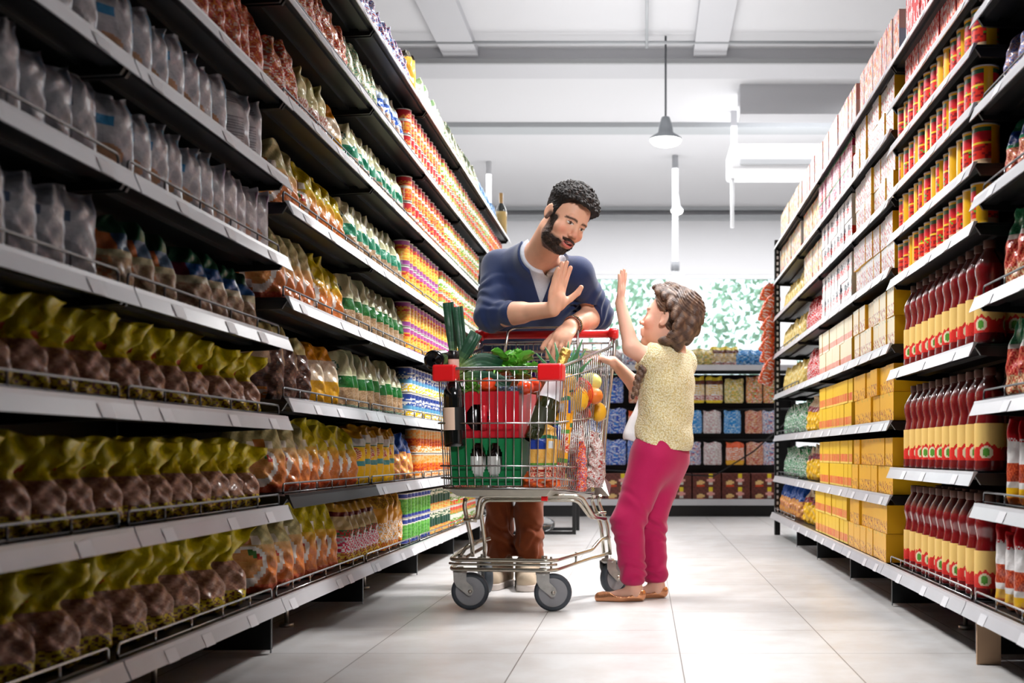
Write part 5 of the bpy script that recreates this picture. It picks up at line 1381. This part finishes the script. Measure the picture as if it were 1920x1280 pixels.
def skin_col(P,base=(226,172,144),beard=True):
    L=hl(P); x,y,z=L[:,0],L[:,1],L[:,2]
    c=np.tile(np.array(base,dtype=np.float32),(len(P),1))
    c=c*(1+0.035*fbm(P,60)[:,None])
    out=(x*x+y*y+z*z>0.16**2); x=np.where(out,9,x)
    inh=(np.abs(x)<0.1)&(y>0.02)&(z>-0.13)&(z<0.1)
    ck=np.exp(-(((np.abs(x)-0.042)/0.02)**2+((z+0.035)/0.02)**2))*(y>0.03)
    c=mixn(c,(214,120,98),0.45*ck)
    ns=np.exp(-((x/0.016)**2+((z+0.032)/0.016)**2))*(y>0.09); c=mixn(c,(216,128,104),0.5*ns)
    lp=(np.exp(-((x/0.024)**2)**2)*np.exp(-(((z+0.0718)/0.0145)**2)**2))*(y>0.083); c=mixn(c,(190,96,90),np.clip(lp*1.4,0,0.85))
    mo=((x/0.019)**2+((z+0.0712)/0.0040)**2<1)&(y>0.06)&(y<0.1075); 
    th=mo&(z>-0.0708)
    c[mo]=(90,24,26); c[th]=(236,230,222)
    for q in (-1,1):
        ex=x-q*0.030; ez=z-0.0015
        ez=ez+0.0012; eye=((ex/0.0135)**2+(ez/0.0046)**2<1)&(y>0.06)&(y<0.092)
        c[eye]=(226,218,212)
        ir=((ex-0.002)**2+(ez)**2<0.0056**2)&eye; c[ir]=(52,34,24)
        lid=(np.abs(ez-0.0062+0.35*(ex/0.0135)**2*0.006)<0.0016)&(np.abs(ex)<0.0145)&(y>0.06); c[lid]=(70,42,34)
        by=(0.0215-0.25*(np.abs(x)-0.030)**2/0.02-0.10*(np.abs(x)-0.02)); 
        br=np.exp(-((z-by)/0.0042)**4)*((q*x>0.011)&(q*x<0.052))*(y>0.05); c=mixn(c,(52,36,30),np.clip(br*(0.86),0,0.92))
    if beard:
        bd=beard_mask(x,y,z); c=mixn(c,(62,44,38),0.8*np.clip(bd*1.4,0,1))
    arm=(P[:,2]<1.18)&(P[:,2]>0.98); 
    return c
def beard_mask(x,y,z):
    ax=np.abs(x)
    low=sm(-z,0.060+0.0,0.078)*sm(y,-0.02,0.0)                             # jaw and chin
    side=sm(0.052-y,0.0,0.014)*sm(y,-0.012,0.002)*sm(-z,-0.010,0.012)*sm(ax,0.045,0.052)
    mous=np.exp(-(((z+0.0545-0.10*ax*0-0.0*ax)+ax*0.20)/0.0046)**2)*(ax<0.031)*(y>0.075)
    gap=np.exp(-((x/0.026)**4))*np.exp(-(((z+0.0775)/0.0175)**4))*(y>0.07)
    lw=np.clip(low+side,0,1)*(1-np.clip(gap*1.2,0,1))
    cheek=sm(0.030-(y-0.030)*0.9-(-z-0.045)*1.6,0.0,0.012)
    m=np.maximum(side,low*np.where(z<-0.088,1.0,np.maximum(1-cheek*0+0,0)))*(1-np.clip(gap*1.2,0,1))
    up=np.clip((z+0.078)/0.02,0,1)*sm(y,0.048,0.066)          # front cheeks stay bare above the jaw line
    m=m*(1-up)
    m=np.clip(np.maximum(m,mous*1.2),0,1)
    return m*(x*x+y*y+(z+0.02)**2<0.15**2)*(z>-0.135)
v_,f_=nets(mb_,(-0.80,4.0,0.03),(-0.05,5.15,1.75),0.0042,'body')
# finer pass for head and hands is folded in by refining the whole visible skin
mbody=np_mesh('body',v_,f_,M_skin,skin_col,MAN)
# hair
def hair_f(P,d=None):
    L=hl(P); x,y,z=L[:,0],L[:,1],L[:,2]
    hd=HEADS(P)
    zl=np.interp(y,[-0.14,-0.085,-0.055,-0.030,-0.018,0.006,0.016,0.030,0.050,0.068,0.085],[-0.075,-0.068,-0.050,-0.030,0.022,0.012,-0.018,0.046,0.066,0.082,0.083])
    top=sm(z,0.035,0.085)
    q=P*1.0
    w=P+0.004*np.stack([sn(P,110,1),sn(P,120,2),sn(P,100,3)],1)
    curl=(np.abs(sn(w,230))*0.0042*(0.1+top)+sn(w,520,2)*0.0012)
    th=0.005+0.017*top*sm(y,-0.12,0.05)+0.005*top
    d1=hd-(th+curl)
    return np.maximum(d1,(zl-z)*0.9-0.002*sn(P,150))
HEADS=SDF(); head_shapes(HEADS,HC,HR,HS,ears=(0,0))
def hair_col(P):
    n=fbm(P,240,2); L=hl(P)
    c=np.tile(np.array((24,19,18),dtype=np.float32),(len(P),1)); return mixn(c,(92,74,62),np.clip(n*0.5+0.15,0,1)*sm(L[:,2],0.05,0.11)*0.8)  # brown highlight on the crown is put into the hair colour
hl0=(HC[0]-0.17,HC[1]-0.17,HC[2]-0.16); hl1=(HC[0]+0.17,HC[1]+0.17,HC[2]+0.18)
v_,f_=nets(hair_f,hl0,hl1,0.0026); np_mesh('hair',v_,f_,M_hair,hair_col,MAN)
def beard_f(P,d=None):
    L=hl(P); m=beard_mask(L[:,0],L[:,1],L[:,2])
    hd=HEADS(P)
    return hd-(0.0048*m*(0.8+0.35*np.abs(sn(P,420)))+0.003*sm(-L[:,2],0.085,0.12)*m)+0.0024
v_,f_=nets(beard_f,hl0,hl1,0.0024)
# keep only the part above the skin
Lv=hl(v_.astype(np.float32)); mk=beard_mask(Lv[:,0],Lv[:,1],Lv[:,2])>0.22; keep=mk[f_].all(1); f2=f_[keep]; used=np.unique(f2); rm=-np.ones(len(v_),dtype=np.int64); rm[used]=np.arange(len(used))
np_mesh('beard',v_[used],rm[f2],M_hair,lambda P: mixn(np.tile(np.array((34,25,22),dtype=np.float32),(len(P),1)),(84,60,48),np.clip(fbm(P,300,2)*0.5+0.3,0,1)),MAN)
# cardigan, t-shirt, trousers
def lineXZ(p,q,Y):
    a=W(p[0],p[1],Y); b=W(q[0],q[1],Y); d=Vector((b.x-a.x,0,b.z-a.z)).normalized(); n=Vector((d.z,0,-d.x)); return A3(a),A3(n)
def wedge(l0,l1,r0,r1,Y,ymax,bot=None):
    aL,nL=lineXZ(l0,l1,Y); aR,nR=lineXZ(r0,r1,Y)
    # inside: to the right of the left edge, to the left of the right edge
    if nL[0]<0: nL=-nL
    if nR[0]>0: nR=-nR
    def f(P):
        s=Y/P[:,1]   # edges are straight lines on the garment; follow depth gently
        d=np.maximum(-((P-aL)@nL),-((P-aR)@nR))
        return np.maximum(d,P[:,1]-ymax)
    return f
vw=wedge((974,437),(1011,568),(1050,480),(1011,568),4.56,4.70)
vt=wedge((989,448),(1021,515),(1046,474),(1021,515),4.54,4.70)
core=SDF(); torso_parts(core,-0.012)
core.cap(nb,HX(0,-0.035,-0.06),0.060,0.056,0.03); core.cap(nb+Vector((0,-0.02,0.0)),HX(0,0.0,-0.075),0.050,0.046,0.03)
nax=A3((HX(0,-0.03,-0.07)-nb).normalized())
def neckcut(P,t0):
    v=P-A3(nb); t=v@nax; w=v-np.outer(t,nax); r=np.sqrt((w*w).sum(1))
    return np.minimum(t-t0,0.098-r)
sw=SDF(); sw.fn(lambda P,d: core(P)-0.022,'set')
sw.cap(shR,elR,0.062,0.058,0.03); sw.cap(elR,elR+(wrR-elR)*0.42,0.060,0.047,0.025)
sw.cap(shL,elL,0.060,0.060,0.03); sw.cap(elL,elL+(wrL-elL)*0.30,0.060,0.054,0.025)
def folds(P,a,b,freq,amp,r0=0.0,r1=1.0,wv=0.5):
    A=A3(a);B=A3(b);ab=B-A;L=np.linalg.norm(ab); u=ab/L; v=P-A; t=v@u/L; w=v-np.outer(v@u,u); dist=np.sqrt((w*w).sum(1))
    ph=t*freq+wv*np.sin(P[:,0]*38+P[:,2]*29)+wv*0.6*np.sin(P[:,1]*55)
    return amp*np.sin(ph)*np.clip(np.minimum(t-r0+0.15,r1-t+0.15)*6,0,1)*np.exp(-(dist/0.11)**4)
def sweater_f(P):
    d=sw(P)
    d=d-folds(P,shR,elR,30,0.0032,0.45,1.05,2.0)-folds(P,shL,elL,30,0.0034,0.40,1.05,2.0)-folds(P,elR,wrR,45,0.0016,0,0.3,1.5)
    d=d-0.0035*np.clip(fbm(P,16,2),-1,1)-0.003*np.sin(P[:,2]*55+P[:,0]*28+2*np.sin(P[:,0]*20))*sm(-P[:,2],-1.15,-0.9)
    d=np.maximum(d,-vw(P)); 
    # open neck: cut above the collar around the neck
    d=np.maximum(d,neckcut(P,0.026))
    # forearms leave the cuffs
    for a,b,t0 in ((elR,wrR,0.40),(elL,wrL,0.30)):
        A=A3(a);u=A3((b-a).normalized());L=(b-a).length
        v=P-A; t=v@u; w=v-np.outer(t,u); dist=np.sqrt((w*w).sum(1))
        near=dist<0.064
        d=np.where(near,np.maximum(d,np.where(t>L*t0-0.0,t-L*t0,-1)),d)
    return np.maximum(d,-(P[:,2]-0.80))
v_,f_=nets(sweater_f,(-0.80,4.3,0.76),(-0.05,5.15,1.45),0.0045)
M_knit=mat('navy knit',(17,38,82),0.85,sheen=0.25,bump=0.35,bscale=420,bdist=0.002,var=0.12,vscale=40)
np_mesh('cardigan',v_,f_,M_knit,None,MAN)
ts=SDF(); torso_parts(ts,0.002)
def tee_f(P):
    d=core(P)-0.012-0.002*np.clip(fbm(P,24,2),-1,1); d=np.maximum(d,-vt(P)); d=np.maximum(d,neckcut(P,0.036))
    return np.maximum(d,np.maximum(-(P[:,2]-0.95),(P[:,1]-4.86)))
v_,f_=nets(tee_f,(-0.72,4.35,0.92),(-0.12,5.0,1.42),0.005)
np_mesh('t_shirt',v_,f_,mat('heather grey cotton',(196,202,214),0.85,bump=0.2,bscale=300,bdist=0.002,var=0.15,vscale=200),None,MAN)
tr=SDF()
for a,b,c,o in ((hpR,knR,anR,-1),(hpL,knL,anL,1)):
    tr.cap(a,b,0.074,0.062,0.008); tr.cap(b,c+Vector((0,0,0.05)),0.061,0.056,0.012)
tr.ell(pel,(0.172,0.125,0.15),0.05)
def trous_f(P):
    d=tr(P)
    for a,b,c in ((hpR,knR,anR),(hpL,knL,anL)):
        d=d-folds(P,b,c,30,0.0045,0.62,1.02,2.2)-folds(P,b,c,9,0.003,0.0,1.0,2.0)
    d=d-0.0035*np.clip(fbm(P,18,2),-1,1)-0.003*np.sin(P[:,2]*80+P[:,0]*45*np.sin(P[:,1]*20)+3*np.sin(P[:,0]*35))*sm(-P[:,2],-0.34,-0.14)
    return np.maximum(d,np.maximum(-(P[:,2]-0.115+0.008*np.sin(P[:,0]*40)),P[:,2]-0.86))
v_,f_=nets(trous_f,(-0.80,4.6,0.08),(-0.25,5.15,0.90),0.005)
np_mesh('trousers',v_,f_,mat('rust brown corduroy',(132,60,18),0.9,sheen=0.15,var=0.25,vscale=30,bump=0.2,bscale=300,bdist=0.002),None,MAN)
M_shoe=mat('beige suede',(196,176,152),0.85,bump=0.2,bscale=200,bdist=0.002); M_sole=mat('pale rubber sole',(206,194,186),0.7)
for a,sg in ((anR,-0.02),(anL,0.01)):
    s=SDF(); f0=Vector((a.x,a.y+0.02,0.03)); toe=Vector((a.x+sg,a.y-0.17,0.035))
    s.cap(f0,toe,0.042,0.036,0.03,fl=((0,0,1),1.0)); s.cap(a+Vector((0,0.0,0.02)),Vector((a.x,a.y-0.01,0.05)),0.048,0.048,0.03)
    s.cap(Vector((a.x,a.y-0.03,0.075)),Vector((toe.x,toe.y+0.04,0.05)),0.036,0.026,0.03)
    def sf(P,s=s,a=a): return np.maximum(np.maximum(s(P),-(P[:,2]-0.016)),P[:,2]-0.118)
    v_,f_=nets(sf,(a.x-0.1,a.y-0.26,0.0),(a.x+0.1,a.y+0.12,0.14),0.004)
    sh=np_mesh('shoe',v_,f_,M_shoe,None,MAN)
    def sl(P,s=s): return np.maximum(np.maximum(s(P*np.array([1,1,0],dtype=np.float32)+np.array([0,0,0.03],dtype=np.float32))-0.003,P[:,2]-0.026),-(P[:,2]-0.001))
    v_,f_=nets(sl,(a.x-0.1,a.y-0.26,-0.01),(a.x+0.1,a.y+0.12,0.05),0.004)
    o=np_mesh('sole',v_,f_,M_sole,None); o.parent=sh
# bracelets on the wrist resting on the handle
def bracelet(c,ax,r,br,n,colr,name):
    ax=Vector(ax).normalized(); u=ax.orthogonal().normalized(); v=ax.cross(u); m=MB()
    for k in range(n):
        th=2*math.pi*k/n; m.ball(Vector(c)+(u*math.cos(th)+v*math.sin(th))*r,br,8,6,colr)
    o=m.build(name,mat(name+' beads',colr,0.35,coat=0.3)); o.parent=MAN; o.matrix_parent_inverse=Matrix.Translation(-MAN.location); o['label']=name.replace('_',' '); return o
axw=(wrL-elL).normalized()
bracelet(wrL-axw*0.030,axw,0.0355,0.0034,34,(150,110,50),'brass_bracelet')
bracelet(wrL-axw*0.023,axw+Vector((0,0.1,0)),0.0355,0.0036,32,(30,26,24),'black_bracelet')
bracelet(wrL-axw*0.014,axw+Vector((0,0.1,0.05)),0.0345,0.0036,32,(146,84,60),'brown_bracelet')
# ============ the girl
GIRL=empty('person',(0.03,4.38,0),0,'girl in cream knit vest and magenta trousers reaching up for a high five','person')
gf=Vector((-0.89,0.34,0.27)); gu=Vector((0.30,0.02,0.95))
GC=W(1253,601,4.36); GR=basis(gf,gu); GS=0.90
def GX(x,y,z):
    v=GR@np.array((x,y,z),dtype=np.float32)*GS; return Vector((GC[0]+v[0],GC[1]+v[1],GC[2]+v[2]))
bf=Vector((-0.82,0.57,0)).normalized(); bl=Vector((-bf.y,bf.x,0))      # body forward, her left
ch=W(1248,715,4.37); wa=W(1240,800,4.37); pv=W(1236,858,4.37); nk=W(1262,652,4.38)
sL=ch+bl*0.105+Vector((0.0,0,0.075)); sR=ch-bl*0.105+Vector((0.0,0,0.075))
eL=W(1184,652,4.27); wL=W(1163,568,4.30)
eR=W(1192,722,4.46); wR=W(1149,677,4.44)
hL=pv+bl*0.052; hR=pv-bl*0.052
kL=W(1178,978,4.31); kR=W(1218,975,4.44); aL=W(1187,1085,4.32); aR=W(1229,1083,4.42)
gR=np.array([[bl.x,bf.x,0],[bl.y,bf.y,0],[0,0,1]],dtype=np.float32)
def gtorso(s,g=0.0,k=0.04,top=True):
    s.ell(ch,(0.112+g,0.080+g,0.120+g),k,gR); s.ell(wa,(0.098+g,0.078+g,0.12+g),k,gR); s.ell(pv,(0.108+g,0.086+g,0.09+g),k,gR)
    s.cap(sL,sR,0.040+g,0.040+g,k)
gb=SDF(); gtorso(gb,-0.01)
gb.cap(nk-Vector((0,0,0.03)),GX(0,-0.03,-0.05),0.040,0.038,0.02); gb.cap(nk,ch+Vector((0,0,0.04)),0.042,0.05,0.03)
gb.cap(sL,eL,0.036,0.029,0.025); gb.cap(eL,wL,0.030,0.019,0.015)
gb.cap(sR,eR,0.036,0.028,0.025); gb.cap(eR,wR,0.029,0.019,0.015)
for a,b,c in ((hL,kL,aL),(hR,kR,aR)): gb.cap(a,b,0.055,0.04,0.03); gb.cap(b,c,0.04,0.026,0.02)
head_shapes(gb,GC,GR,GS,child=True)
hand_shapes(gb,wL,(0.35,0.93,0),(-0.92,0.33,0.05),(0.09,-0.02,1.0),0.70,curl=(0.06,0.03,0.0,0.0),spread=0.07,thumb=0.0,kk=1.05,splay_t=0.8)
hand_shapes(gb,wR,(0.15,0.95,0.15),(-0.25,0.1,-1.0),(-0.93,-0.22,0.28),0.70,curl=(0.62,0.60,0.58,0.55),spread=0.03,thumb=0.006,kk=1.05,splay_t=0.3)
for a,t in ((aL,W(1142,1118,4.33)),(aR,W(1190,1112,4.45))):
    h0_=Vector((a.x+0.012,a.y,0.03)); t=Vector((t.x,a.y,0.018))
    gb.cap(a,h0_,0.027,0.026,0.02); gb.cap(h0_+Vector((-0.01,0,0.0)),t,0.025,0.014,0.02,); 
GCn=A3(GC)
def gcol(P):
    L=(P-GCn)@GR/GS; x,y,z=L[:,0],L[:,1],L[:,2]
    x=np.where(x*x+y*y+z*z>0.17**2,9,x)
    c=np.tile(np.array((238,184,160),dtype=np.float32),(len(P),1)); c=c*(1+0.03*fbm(P,60)[:,None])
    ck=np.exp(-(((np.abs(x)-0.042)/0.022)**2+((z+0.035)/0.022)**2))*(y>0.03)*(np.abs(x)<0.1)*(z<0.1); c=mixn(c,(232,130,112),0.4*ck)
    lp=(np.exp(-((x/0.024)**2)**2)*np.exp(-(((z+0.0718)/0.0135)**2)**2))*(y>0.086); c=mixn(c,(206,96,92),np.clip(lp*1.3,0,0.9))
    for q in (-1,1):
        ex=x-q*0.030; ez=z-0.0015
        eye=((ex/0.0135)**2+(ez/0.0065)**2<1)&(y>0.06)&(y<0.092); c[eye]=(228,222,218)
        ir=((ex)**2+(ez)**2<0.0058**2)&eye; c[ir]=(60,42,30)
        lid=(np.abs(ez-0.0068+0.35*(ex/0.0135)**2*0.006)<0.0016)&(np.abs(ex)<0.0145)&(y>0.06)&(y<0.1); c[lid]=(70,46,38)
        by=0.0225-0.10*(np.abs(x)-0.02); br=np.exp(-((z-by)/0.0032)**4)*((q*x>0.012)&(q*x<0.05))*(y>0.05)*(y<0.12); c=mixn(c,(120,88,68),np.clip(br,0,1)*0.6)
    return c
v_,f_=nets(gb,(-0.30,4.05,0.0),(0.30,4.70,1.25),0.0038)
np_mesh('body',v_,f_,M_skin,gcol,GIRL)
# braided hair
GH=SDF(); head_shapes(GH,GC,GR,GS,ears=(0,0),child=True)
braid=[]
def bpath(pts,n,r0,r1,w):
    P=fillet([GX(*p) for p in pts],0.06*1.0,k=8); out=[]
    Ls=[0]; 
    for a,b in zip(P,P[1:]): Ls.append(Ls[-1]+(b-a).length)
    for k in range(n):
        t=k/(n-1)*Ls[-1]
        for i in range(len(P)-1):
            if Ls[i+1]>=t-1e-9: break
        q=(t-Ls[i])/max(1e-9,Ls[i+1]-Ls[i]); c=P[i].lerp(P[i+1],q); tn=(P[i+1]-P[i]).normalized()
        out.append((c,tn,r0+(r1-r0)*k/(n-1),k))
    return out
braids=[bpath([(-0.030,0.070,0.112),(-0.066,0.010,0.100),(-0.084,-0.050,0.050),(-0.082,-0.090,-0.005),(-0.066,-0.085,-0.055),(-0.058,-0.050,-0.090)],14,0.027,0.025,1),
        bpath([(0.0,0.03,0.138),(-0.015,-0.06,0.125),(-0.022,-0.115,0.070),(-0.025,-0.132,0.015),(-0.030,-0.118,-0.04),(-0.040,-0.085,-0.085)],15,0.029,0.025,1)]
bs_=SDF()
for br in braids:
    for c,tn,r,k in br:
        nrm=(c-GC); nrm=(nrm-tn*nrm.dot(tn)).normalized(); side=tn.cross(nrm)*(1 if k%2 else -1)
        d=(tn*0.75+side*0.65).normalized(); cc=c+side*r*0.42
        f2=d; R=basis(f2,nrm); bs_.ell(cc,(r*0.66,r*1.30,r*0.60),0.007,R)
bs_.ell(GX(-0.032,-0.112,0.0),(0.030,0.022,0.05),0.02,GR)
tail=[W(1206,690,4.22),W(1196,712,4.22),W(1190,742,4.21)]
for k in range(11):
    t=k/10; c=tail[0].lerp(tail[1],t*2) if t<0.5 else tail[1].lerp(tail[2],t*2-1); sd=Vector((0.006*(1 if k%2 else -1),0,0))
    bs_.ell(c+sd+Vector((0,0.0,0)),(0.011*(1-0.3*t),0.011,0.013),0.003)
def ghair(P):
    L=(P-GCn)@GR/GS; x,y,z=L[:,0],L[:,1],L[:,2]; hd=GH(P)
    zl=np.interp(y,[-0.14,-0.085,-0.055,-0.020,0.0,0.012,0.030,0.050,0.068,0.085],[-0.085,-0.080,-0.070,-0.034,0.022,0.020,0.030,0.055,0.080,0.088])
    strand=0.0016*np.sin((z*1.3-y*0.9)*420+3*np.sin(y*60))+0.0008*sn(P,300)
    d=np.maximum(hd-(0.0080+0.006*sm(z,0.02,0.1)+0.010*sm(-y,0.03,0.08)+strand),(zl-z)*0.9)
    b=bs_(P)-0.0006*np.sin(P[:,2]*900+P[:,0]*500+5*np.sin(P[:,1]*60))
    k=0.006; h=np.clip(0.5+0.5*(d-b)/k,0,1); return d+(b-d)*h-k*h*(1-h)
def ghcol(P):
    n=fbm(P,160,2); c=np.tile(np.array((70,48,38),dtype=np.float32),(len(P),1)); return mixn(c,(158,122,94),np.clip(n*0.55+0.28,0,1)*0.9)
v_,f_=nets(ghair,(GC[0]-0.16,GC[1]-0.18,GC[2]-0.32),(GC[0]+0.16,GC[1]+0.16,GC[2]+0.17),0.0026)
np_mesh('hair',v_,f_,mat('braided brown hair',attr=True,rough=0.42,spec=0.5,bump=0.35,bscale=380,bdist=0.003),ghcol,GIRL)
# vest, undershirt, trousers, shoes
vsd=SDF(); gtorso(vsd,0.012); vsd.cap(sL,sL.lerp(eL,0.30),0.050,0.047,0.03); vsd.cap(sR,sR.lerp(eR,0.30),0.050,0.047,0.03)
vsd.cap(ch+bf*(-0.03)+Vector((0,0,-0.02)),W(1258,812,4.38)-bf*0.01,0.066,0.068,0.05)
def vest_f(P):
    d=vsd(P)-0.003*np.clip(fbm(P,22,2),-1,1)-0.005*np.sin((P[:,2]*1.0+P[:,0]*0.9)*46)*sm(-P[:,2],-0.85,-0.6)
    # hem: lower at the back than at the front
    b=(P-A3(wa))@A3(bf); hem=0.555+0.055*np.clip((b+0.05)/0.15,-0.9,1.2)
    d=np.maximum(d,hem-P[:,2])
    d=np.maximum(d,-(np.sqrt(((P-A3(nk+Vector((-0.004,0,0.045))))**2).sum(1))-0.066))
    for a,bq,t0 in ((sL,eL,0.36),(sR,eR,0.36)):
        A=A3(a);u=A3((bq-a).normalized());L=(bq-a).length; v=P-A; t=v@u; w=v-np.outer(t,u); dist=np.sqrt((w*w).sum(1))
        d=np.where(dist<0.07,np.maximum(d,np.where(t>L*t0,t-L*t0,-1)),d)
    return d
v_,f_=nets(vest_f,(-0.22,4.1,0.46),(0.28,4.66,1.02),0.0038)
def knit_mat():
    m=mat('cream chunky knit',(238,222,172),0.9,sheen=0.3); nt=m.node_tree;n=nt.nodes;l=nt.links;b=n['Principled BSDF']
    tc=n.new('ShaderNodeTexCoord'); mp=n.new('ShaderNodeMapping'); mp.inputs['Scale'].default_value=(1,1,1.0); l.new(tc.outputs['Object'],mp.inputs[0])
    vo=n.new('ShaderNodeTexVoronoi'); vo.inputs['Scale'].default_value=175; l.new(mp.outputs[0],vo.inputs['Vector'])
    bp=n.new('ShaderNodeBump'); bp.inputs['Strength'].default_value=0.9; bp.inputs['Distance'].default_value=0.004; bp.invert=True; l.new(vo.outputs[0],bp.inputs['Height']); l.new(bp.outputs[0],b.inputs['Normal'])
    cr=n.new('ShaderNodeValToRGB'); cr.color_ramp.elements[0].color=(*L3((250,242,208)),1); cr.color_ramp.elements[1].color=(*L3((214,192,130)),1); cr.color_ramp.elements[1].position=0.75; cr.color_ramp.elements[0].position=0.2
    l.new(vo.outputs[0],cr.inputs[0]); l.new(cr.outputs[0],b.inputs['Base Color']); return m
np_mesh('knit_vest',v_,f_,knit_mat(),None,GIRL)
us=SDF(); gtorso(us,-0.003); us.cap(ch+bf*0.050+Vector((0,0,-0.05)),W(1192,818,4.37),0.048,0.045,0.03)
def us_f(P):
    d=us(P)-0.004*np.clip(fbm(P,30,2),-1,1); d=np.maximum(d,(0.575+0.006*np.sin(P[:,0]*70))-P[:,2]); d=np.maximum(d,P[:,2]-0.935)
    return np.maximum(d,-(np.sqrt(((P-A3(nk+Vector((-0.008,0,0.03))))**2).sum(1))-0.050))
v_,f_=nets(us_f,(-0.2,4.15,0.52),(0.25,4.62,1.0),0.0045)
np_mesh('undershirt',v_,f_,mat('white cotton',(240,238,240),0.8,bump=0.1,bscale=200),None,GIRL)
gt=SDF(); gt.ell(pv,(0.112,0.092,0.10),0.04,gR); gt.ell(wa+Vector((0,0,-0.03)),(0.100,0.080,0.08),0.04,gR)
for a,b,c in ((hL,kL,aL),(hR,kR,aR)):
    gt.cap(a+Vector((0.004,0,0)),b,0.076,0.058,0.035); gt.cap(b,c+Vector((0,0,0.015)),0.056,0.046,0.03)
def gt_f(P):
    d=gt(P)
    for a,b,c in ((hL,kL,aL),(hR,kR,aR)):
        d=d-folds(P,b,c,26,0.0024,0.0,0.35,2.4)-folds(P,b,c,30,0.0030,0.7,1.0,2.6)-folds(P,a,b,16,0.0022,0.6,1.1,2.4)
    d=d-0.002*np.clip(fbm(P,20,2),-1,1)
    return np.maximum(d,np.maximum(0.058-P[:,2],P[:,2]-0.585-0.03*((P-A3(pv))@A3(-bf))))
v_,f_=nets(gt_f,(-0.25,4.1,0.04),(0.28,4.66,0.66),0.0042)
np_mesh('trousers',v_,f_,mat('magenta cotton twill',(182,0,80),0.8,sheen=0.2,bump=0.2,bscale=350,bdist=0.002,var=0.1,vscale=20),None,GIRL)
for a,t,dy in ((aL,W(1134,1118,4.33),0),(aR,W(1196,1112,4.43),0)):
    s=SDF(); hp=Vector((a.x+0.020,a.y,0.024)); tp=Vector((a.x-0.118,a.y-0.004,0.014)); md=(hp+tp)*0.5
    s.cap(hp,md,0.027,0.030,0.02); s.cap(md,tp,0.030,0.020,0.02)
    def f(P,s=s,a=a):
        d=s(P); x=P[:,0]-a.x
        rim=np.interp(x,[-0.12,-0.085,-0.06,-0.02,0.03,0.06],[0.036,0.034,0.020,0.018,0.040,0.045])
        return np.maximum(np.maximum(d,P[:,2]-rim),0.001-P[:,2])
    v_,f_=nets(f,(a.x-0.16,a.y-0.06,-0.01),(a.x+0.07,a.y+0.06,0.07),0.003)
    sh=np_mesh('shoe',v_,f_,mat('rose gold leather',(226,160,118),0.22,metal=0.8,bump=0.4,bscale=90,bdist=0.003),None,GIRL)
# added spots above the opposite shelving light each face; the near bays of the trolley side stay outside their cones
spot('added spot',(-1.25,3.7,3.65),(0.85,2.95,1.25),480,54,0.7,0.3)
for y,ty,p in ((5.4,5.0,340),(7.4,7.2,300)):
    spot('added spot',(-1.25,y,3.65),(0.85,ty,1.0),p,70,0.8,0.3)
for y,ty,p,an in ((5.6,5.1,780,56),(7.4,6.8,480,66)):
    spot('added spot',(1.35,y,3.65),(-0.94,ty,1.0),p,an,0.55,0.3)
area('added aisle fill',(-0.05,3.35,3.0),0.95,2.3,8.5,spread=24)  # added fill for the near floor, no fixture of its own
spot('added spot',(0.0,5.0,3.8),(0.0,4.9,0.0),200,44,0.8,0.35)  # added spot that brightens the floor around the trolley
# added soft fill spot over the photographer's shoulder onto the trolley and the two people
spot('added spot',(0.9,-0.6,3.1),(-0.15,4.4,1.0),800,23,0.6,0.45)
area('added hall fill',(0.3,13.5,3.85),6,4,370)  # added fills for the far hall and background, without fixtures
area('added hall fill',(3.5,12.0,3.85),3,6,170)
area('added hall fill',(-4.0,9.0,3.85),3,8,170)
area('added ceiling fill',(0.0,12.5,1.6),3.5,3,50,rot=(math.pi,0,0))  # added fills aimed upward to brighten the ceiling
area('added ceiling fill',(0.0,7.5,2.4),1.5,5,52,rot=(math.pi,0,0))
